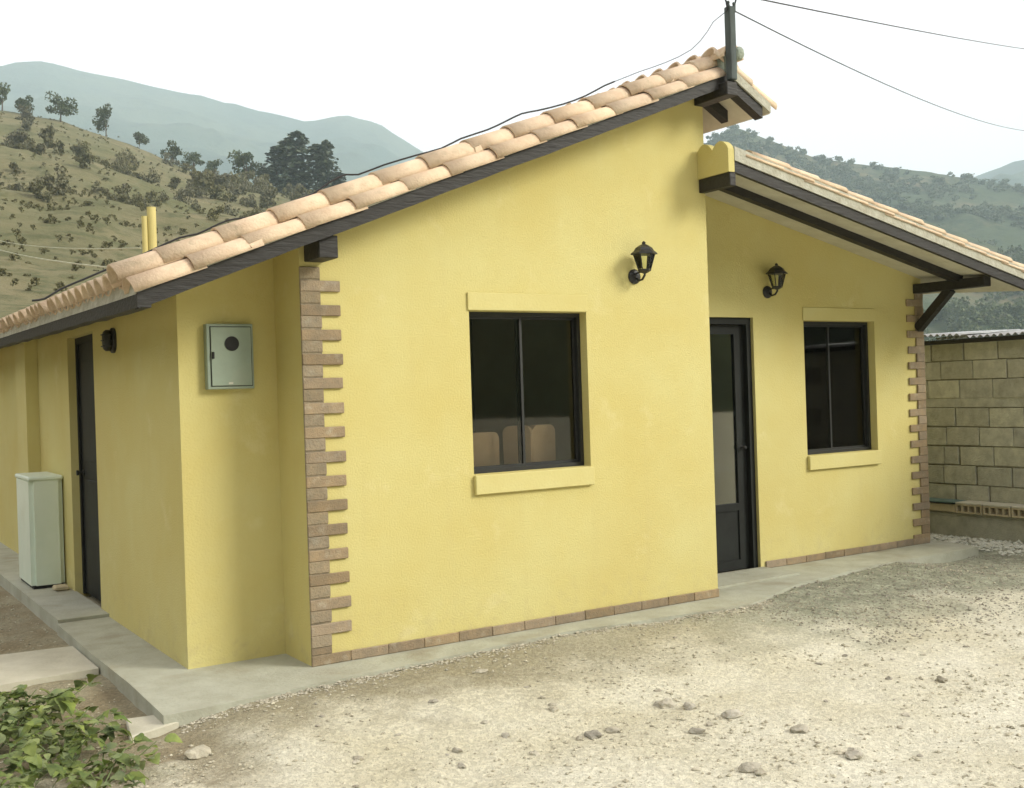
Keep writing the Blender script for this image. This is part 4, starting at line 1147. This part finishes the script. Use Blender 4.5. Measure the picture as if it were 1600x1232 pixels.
# ------------------------------------------------------------------ broad-leaved weeds, lower left
def leaf_mesh(kind):
    """ovate lobed leaf along +X, folded on its midrib and drooping; length 1"""
    prof = [(0, .02), (.08, .28), (.25, .42), (.45, .40), (.62, .30), (.78, .20), (.92, .08), (1.0, .0)] if kind == 0 else [(0, .02), (.05, .36), (.2, .46), (.38, .36), (.5, .40), (.66, .24), (.85, .12), (1.0, .0)]
    V = []; F = []
    for x, w in prof:
        z0 = .10 * math.sin(x * 2.6) - .22 * x * x
        for s in (-1, -.5, 0, .5, 1):
            V.append((x - .06 * abs(s) * (1 - x), w * s, z0 + .16 * w * abs(s) + .03 * math.sin(9 * x + 3 * s)))
    n = 5
    for i in range(len(prof) - 1):
        for j in range(4): F.append((i * n + j, i * n + j + 1, (i + 1) * n + j + 1, (i + 1) * n + j))
    me = bpy.data.meshes.new('leaf'); me.from_pydata(V, [], F); me.materials.append(M['leaf'])
    me.polygons.foreach_set('use_smooth', [True] * len(me.polygons)); return me
LM = [leaf_mesh(0), leaf_mesh(1)]
weeds = [(-1.38, .02, .30, 62, 'broad-leaved green weed nearest the pale concrete path'), (-1.33, -.42, .26, 58, 'broad-leaved green weed beside the broken concrete piece'),
         (-1.62, -.25, .28, 60, 'broad-leaved green weed at the left image edge'), (-1.42, -.75, .30, 66, 'broad-leaved green weed in the lower left, second from bottom'),
         (-1.75, -1.10, .26, 60, 'broad-leaved green weed in the bottom left corner'), (-1.30, -1.05, .20, 56, 'low broad-leaved weed at the bottom edge left of the yard'), (-1.95, -.60, .26, 60, 'broad-leaved weed cut by the left image edge above the corner'),
         (-1.52, .20, .22, 36, 'sparse broad-leaved weed in front of the pale concrete path')]
for wx, wy, hh, nl, lab in weeds:
    wx -= .09
    g0 = gheight(wx, wy)
    root = empty('weed_plant', (wx, wy, g0), lab, 'weed', 'broad-leaved weeds at the lower left')
    hh *= .68
    for sidx in range(7):
        a = sidx * 2.4 + random.random(); L = random.uniform(.12, .34)
        p = [Vector((0, 0, -.01))]
        for t in (.33, .66, 1):
            p.append(Vector((math.cos(a) * L * t * 1.0, math.sin(a) * L * t * 1.0, hh * random.uniform(.7, 1.05) * math.sin(t * 1.5))))
        bm = B(); tube(bm, p, [.005, .004, .003, .002], 5); me = bpy.data.meshes.new('stem'); bm.to_mesh(me); bm.free()
        link_mesh('stem', me, M['stem'], root)
        for li in range(int(nl * 2.1) // 7):
            t = random.uniform(.25, 1.0); i = min(int(t * 3), 2); q = p[i].lerp(p[i + 1], t * 3 - i)
            q = q + Vector((random.uniform(-.05, .05), random.uniform(-.05, .05), random.uniform(-.03, .03)))
            q.z = max(q.z, .015)
            s = random.uniform(.028, .078) * (1.15 if t > .6 else .9)
            link_mesh('leaf', random.choice(LM), None, root, q, rot=(random.uniform(-.5, .5), random.uniform(-.35, .75), a + random.uniform(-1.9, 1.9)), scale=(s, s * random.uniform(.8, 1.1), s))

# ------------------------------------------------------------------ trees and shrubs on the hills
def crown_mesh(name, seed, mt, nleaf=900, lobes=9, flat=.75, leaf=.055, spread=.62, spikes=0):
    """unit crown (radius ~1, height ~1.5) of many leaf clumps"""
    rg = np.random.default_rng(seed); V = []; F = []
    C = []
    for i in range(lobes):
        a = rg.uniform(0, 6.28); rr = spread * math.sqrt(rg.random()); z = rg.uniform(.35, 1.15)
        C.append((rr * math.cos(a) * (1.25 - .45 * z), rr * math.sin(a) * (1.25 - .45 * z), z, rg.uniform(.22, .42)))
    for k in range(nleaf):
        c = C[k % lobes]; d = rg.normal(size=3); d /= np.linalg.norm(d); r = c[3] * rg.uniform(.55, 1.1)
        p = np.array([c[0] + d[0] * r, c[1] + d[1] * r, c[2] + d[2] * r * flat])
        s = leaf * rg.uniform(.6, 1.5); u = rg.normal(size=3); u /= np.linalg.norm(u); w = np.cross(u, rg.normal(size=3)); w /= np.linalg.norm(w)
        n0 = len(V); V += [p - u * s, p + w * s * .8, p + u * s, p - w * s * .7]; F.append((n0, n0 + 1, n0 + 2, n0 + 3))
    me = bpy.data.meshes.new(name); me.from_pydata([tuple(map(float, v)) for v in V], [], F); me.materials.append(mt); return me
def pine_mesh(seed):
    rg = np.random.default_rng(seed); V = []; F = []
    lev = 15
    for i in range(lev):
        z = .12 + .88 * i / lev; R_ = .27 * (1 - z) ** .55 + .03; nb_ = 13
        for b in range(nb_):
            if rg.random() < .12: continue
            a = rg.uniform(0, 6.28); L = R_ * rg.uniform(.7, 1.15)
            for k in range(10):
                t = rg.uniform(.15, 1); p = np.array([math.cos(a) * L * t, math.sin(a) * L * t, z - .05 * t + rg.uniform(-.012, .018)])
                s = .030 * rg.uniform(.6, 1.3); u = rg.normal(size=3); u[2] *= .4; u /= np.linalg.norm(u); w = np.cross(u, rg.normal(size=3)); w /= np.linalg.norm(w)
                n0 = len(V); V += [p - u * s, p + w * s * .6, p + u * s, p - w * s * .6]; F.append((n0, n0 + 1, n0 + 2, n0 + 3))
    me = bpy.data.meshes.new('crown'); me.from_pydata([tuple(map(float, v)) for v in V], [], F); me.materials.append(M['pine']); return me
CR = [crown_mesh('crown', 10 + i, M['crown'], nleaf=1100, lobes=8 + i, leaf=.06) for i in range(4)]
SH = [crown_mesh('foliage', 30 + i, M['shrub'], nleaf=500, lobes=7, flat=.7, leaf=.085, spread=.75) for i in range(5)]
PN = [pine_mesh(50 + i) for i in range(3)]
def trunk_mesh(seed, h=1.0):
    rg = random.Random(seed); bm = B()
    tube(bm, [(0, 0, -.15), (.02, 0, h * .35), (rg.uniform(-.06, .06), rg.uniform(-.06, .06), h * .9)], [.055, .042, .02], 6)
    for k in range(4):
        a = k * 1.7 + rg.random(); z = h * rg.uniform(.3, .6)
        tube(bm, [(.01, 0, z), (math.cos(a) * .22, math.sin(a) * .22, z + .28), (math.cos(a) * .42, math.sin(a) * .42, z + .5)], [.025, .016, .008], 5)
    me = bpy.data.meshes.new('trunk'); bm.to_mesh(me); bm.free(); me.materials.append(M['barkmat']); return me
TR = [trunk_mesh(i, 1.0) for i in range(3)]
def az_of(u, v=200):
    r = ray(u, v); return math.degrees(math.atan2(r.x, r.y))
def put_tree(u, w_px, h_px, label, surf, t=1.0, kind=0, group='trees along the ridge of the dry hill', idx=0, vb=220):
    az = az_of(u, vb); p_ = surf(az, t); d = math.hypot(p_.x - CAM.x, p_.y - CAM.y)
    H = h_px / 1708.363 * d; W = w_px / 1708.363 * d
    root = empty('pine_tree' if kind else 'hill_tree', p_, label, 'tree', group)
    if kind:
        link_mesh('crown', PN[idx % 3], None, root, (0, 0, 0), rot=(0, 0, random.uniform(0, 6)), scale=(W / .54, W / .54, H))
        bm = B(); tube(bm, [(0, 0, -1), (0, 0, H * .95)], [.3, .05], 6); me = bpy.data.meshes.new('trunk'); bm.to_mesh(me); bm.free(); link_mesh('trunk', me, M['barkmat'], root)
    else:
        link_mesh('crown', CR[idx % 4], None, root, (0, 0, H * .12), rot=(0, 0, random.uniform(0, 6)), scale=(W / 2.0, W / 2.0, H / 1.6))
        link_mesh('trunk', TR[idx % 3], None, root, (0, 0, 0), scale=(W / 2.2, W / 2.2, H / 1.5))
ridge = [(12, 46, 40, 'round tree at the left end of the hill ridge'), (42, 34, 34, 'dark bushy tree second from the left on the hill ridge'),
         (100, 52, 42, 'wide spreading tree standing clear on the hill ridge'), (160, 38, 48, 'tall narrow tree on the ridge, third crown from the left'),
         (220, 32, 28, 'small leaning tree on the ridge left of the lone round one'), (265, 42, 38, 'lone round tree on the middle of the ridge'),
         (302, 40, 34, 'dark low tree on the ridge where the slope dips'), (342, 34, 28, 'pale small tree on the ridge left of the big dark tree'),
         (380, 64, 56, 'big dark broad tree on the ridge left of the pines'), (415, 44, 34, 'low bushy tree between the broad tree and the pines'),
         (562, 40, 34, 'small round tree on the ridge right of the pines')]
for i, (u, w, h, lab) in enumerate(ridge): put_tree(u, w, h, lab, hill_left, .985, 0, idx=i)
for i, (u, w, h, lab) in enumerate([(436, 66, 72, 'leftmost pine of the dark clump on the ridge'), (450, 74, 86, 'broad pine second from the left in the dark clump'), (468, 86, 104, 'tallest and broadest pine in the middle of the dark clump'), (489, 76, 92, 'dense pine just right of the tallest one'), (507, 52, 104, 'slender pointed pine at the right side of the clump'), (522, 56, 56, 'short pine at the right foot of the clump')]):
    put_tree(u, w, h, lab, hill_left, .98, 1, 'pines on the ridge', i)
def put_shrub(surf, az, t, size, lab, grp, name='shrub', mi=0):
    p_ = surf(az, t)
    o = link_mesh(name, SH[mi % 5], None, None, (p_.x, p_.y, p_.z - .25 * size), rot=(0, 0, random.uniform(0, 6)), scale=(size * .8, size * .8, size * random.uniform(.8, 1.25)))
    tag(o, lab, 'shrub', grp)
for k in range(165):
    for _ in range(20):
        az = random.uniform(6.5, 31); t = random.uniform(.25, .99) ** .8
        q = hill_left(az, t)
        if mnoise.noise(Vector((q.x * .02, q.y * .02, 1.7))) > random.uniform(-.35, .35) or (az < 15 and t < .55): break
    put_shrub(hill_left, az, t, random.uniform(1.3, 3.5) * (1.35 if t > .6 else .9), 'dark green shrub growing on the dry grassy hillside', 'shrubs on the dry hillside', mi=k)
# woodland on the right-hand hills: one mass of crowns each
def woodland(name, surf, az0, az1, n, size, mt, t0=.15, bias=.0, seed=3, ns=.009):
    rg = np.random.default_rng(seed); V = []; F = []
    base = crown_mesh('tmp', seed, mt, nleaf=100, lobes=5, leaf=.15, spread=.6)
    bv = np.array([v.co[:] for v in base.vertices]); bf = np.array([list(p.vertices) for p in base.polygons]); k = 0; tries = 0
    while k < n and tries < n * 30:
        tries += 1
        az = rg.uniform(az0, az1); t = rg.uniform(t0, 1.0); p_ = surf(az, t)
        if mnoise.noise(Vector((p_.x * ns, p_.y * ns, 4.2))) < rg.uniform(-.3, .25) + bias: continue
        s = size * rg.uniform(.6, 1.4); a = rg.uniform(0, 6.28)
        R_ = np.array([[math.cos(a), -math.sin(a), 0], [math.sin(a), math.cos(a), 0], [0, 0, 1]])
        V.append((bv * s) @ R_.T + np.array([p_.x + rg.uniform(-4, 4), p_.y + rg.uniform(-4, 4), p_.z - .4 * s])); F.append(bf + len(bv) * k); k += 1
    bpy.data.meshes.remove(base)
    pmesh(name, np.concatenate(V), np.concatenate(F), mt, kind='stuff')
woodland('scrub', hill_left, 5, 33, 2800, 0.48, M['shrub'], .12, -.12, seed=21, ns=.03)
woodland('woodland', hill_right, 38, 64, 3600, 6.4, M['crown'], .1, -.10)
woodland('spur_woodland', hill_spur, 45, 64, 1700, 4.4, M['crown'], .1, .06, seed=9)

# ------------------------------------------------------------------ haze in the valley
hz = bpy.data.materials.new('valley_haze'); hz.use_nodes = True
n, l = hz.node_tree.nodes, hz.node_tree.links
n.remove(n['Principled BSDF'])
pv = n.new('ShaderNodeVolumePrincipled'); pv.inputs['Color'].default_value = (0.74, 0.92, 1.0, 1); pv.inputs['Density'].default_value = 0.00027
l.new(pv.outputs[0], n['Material Output'].inputs['Volume'])
bm = B(); box(bm, -5600, 5600, -5600, 5600, -1.6, 1150)
o = obj('haze', bm, hz); o['kind'] = 'stuff'
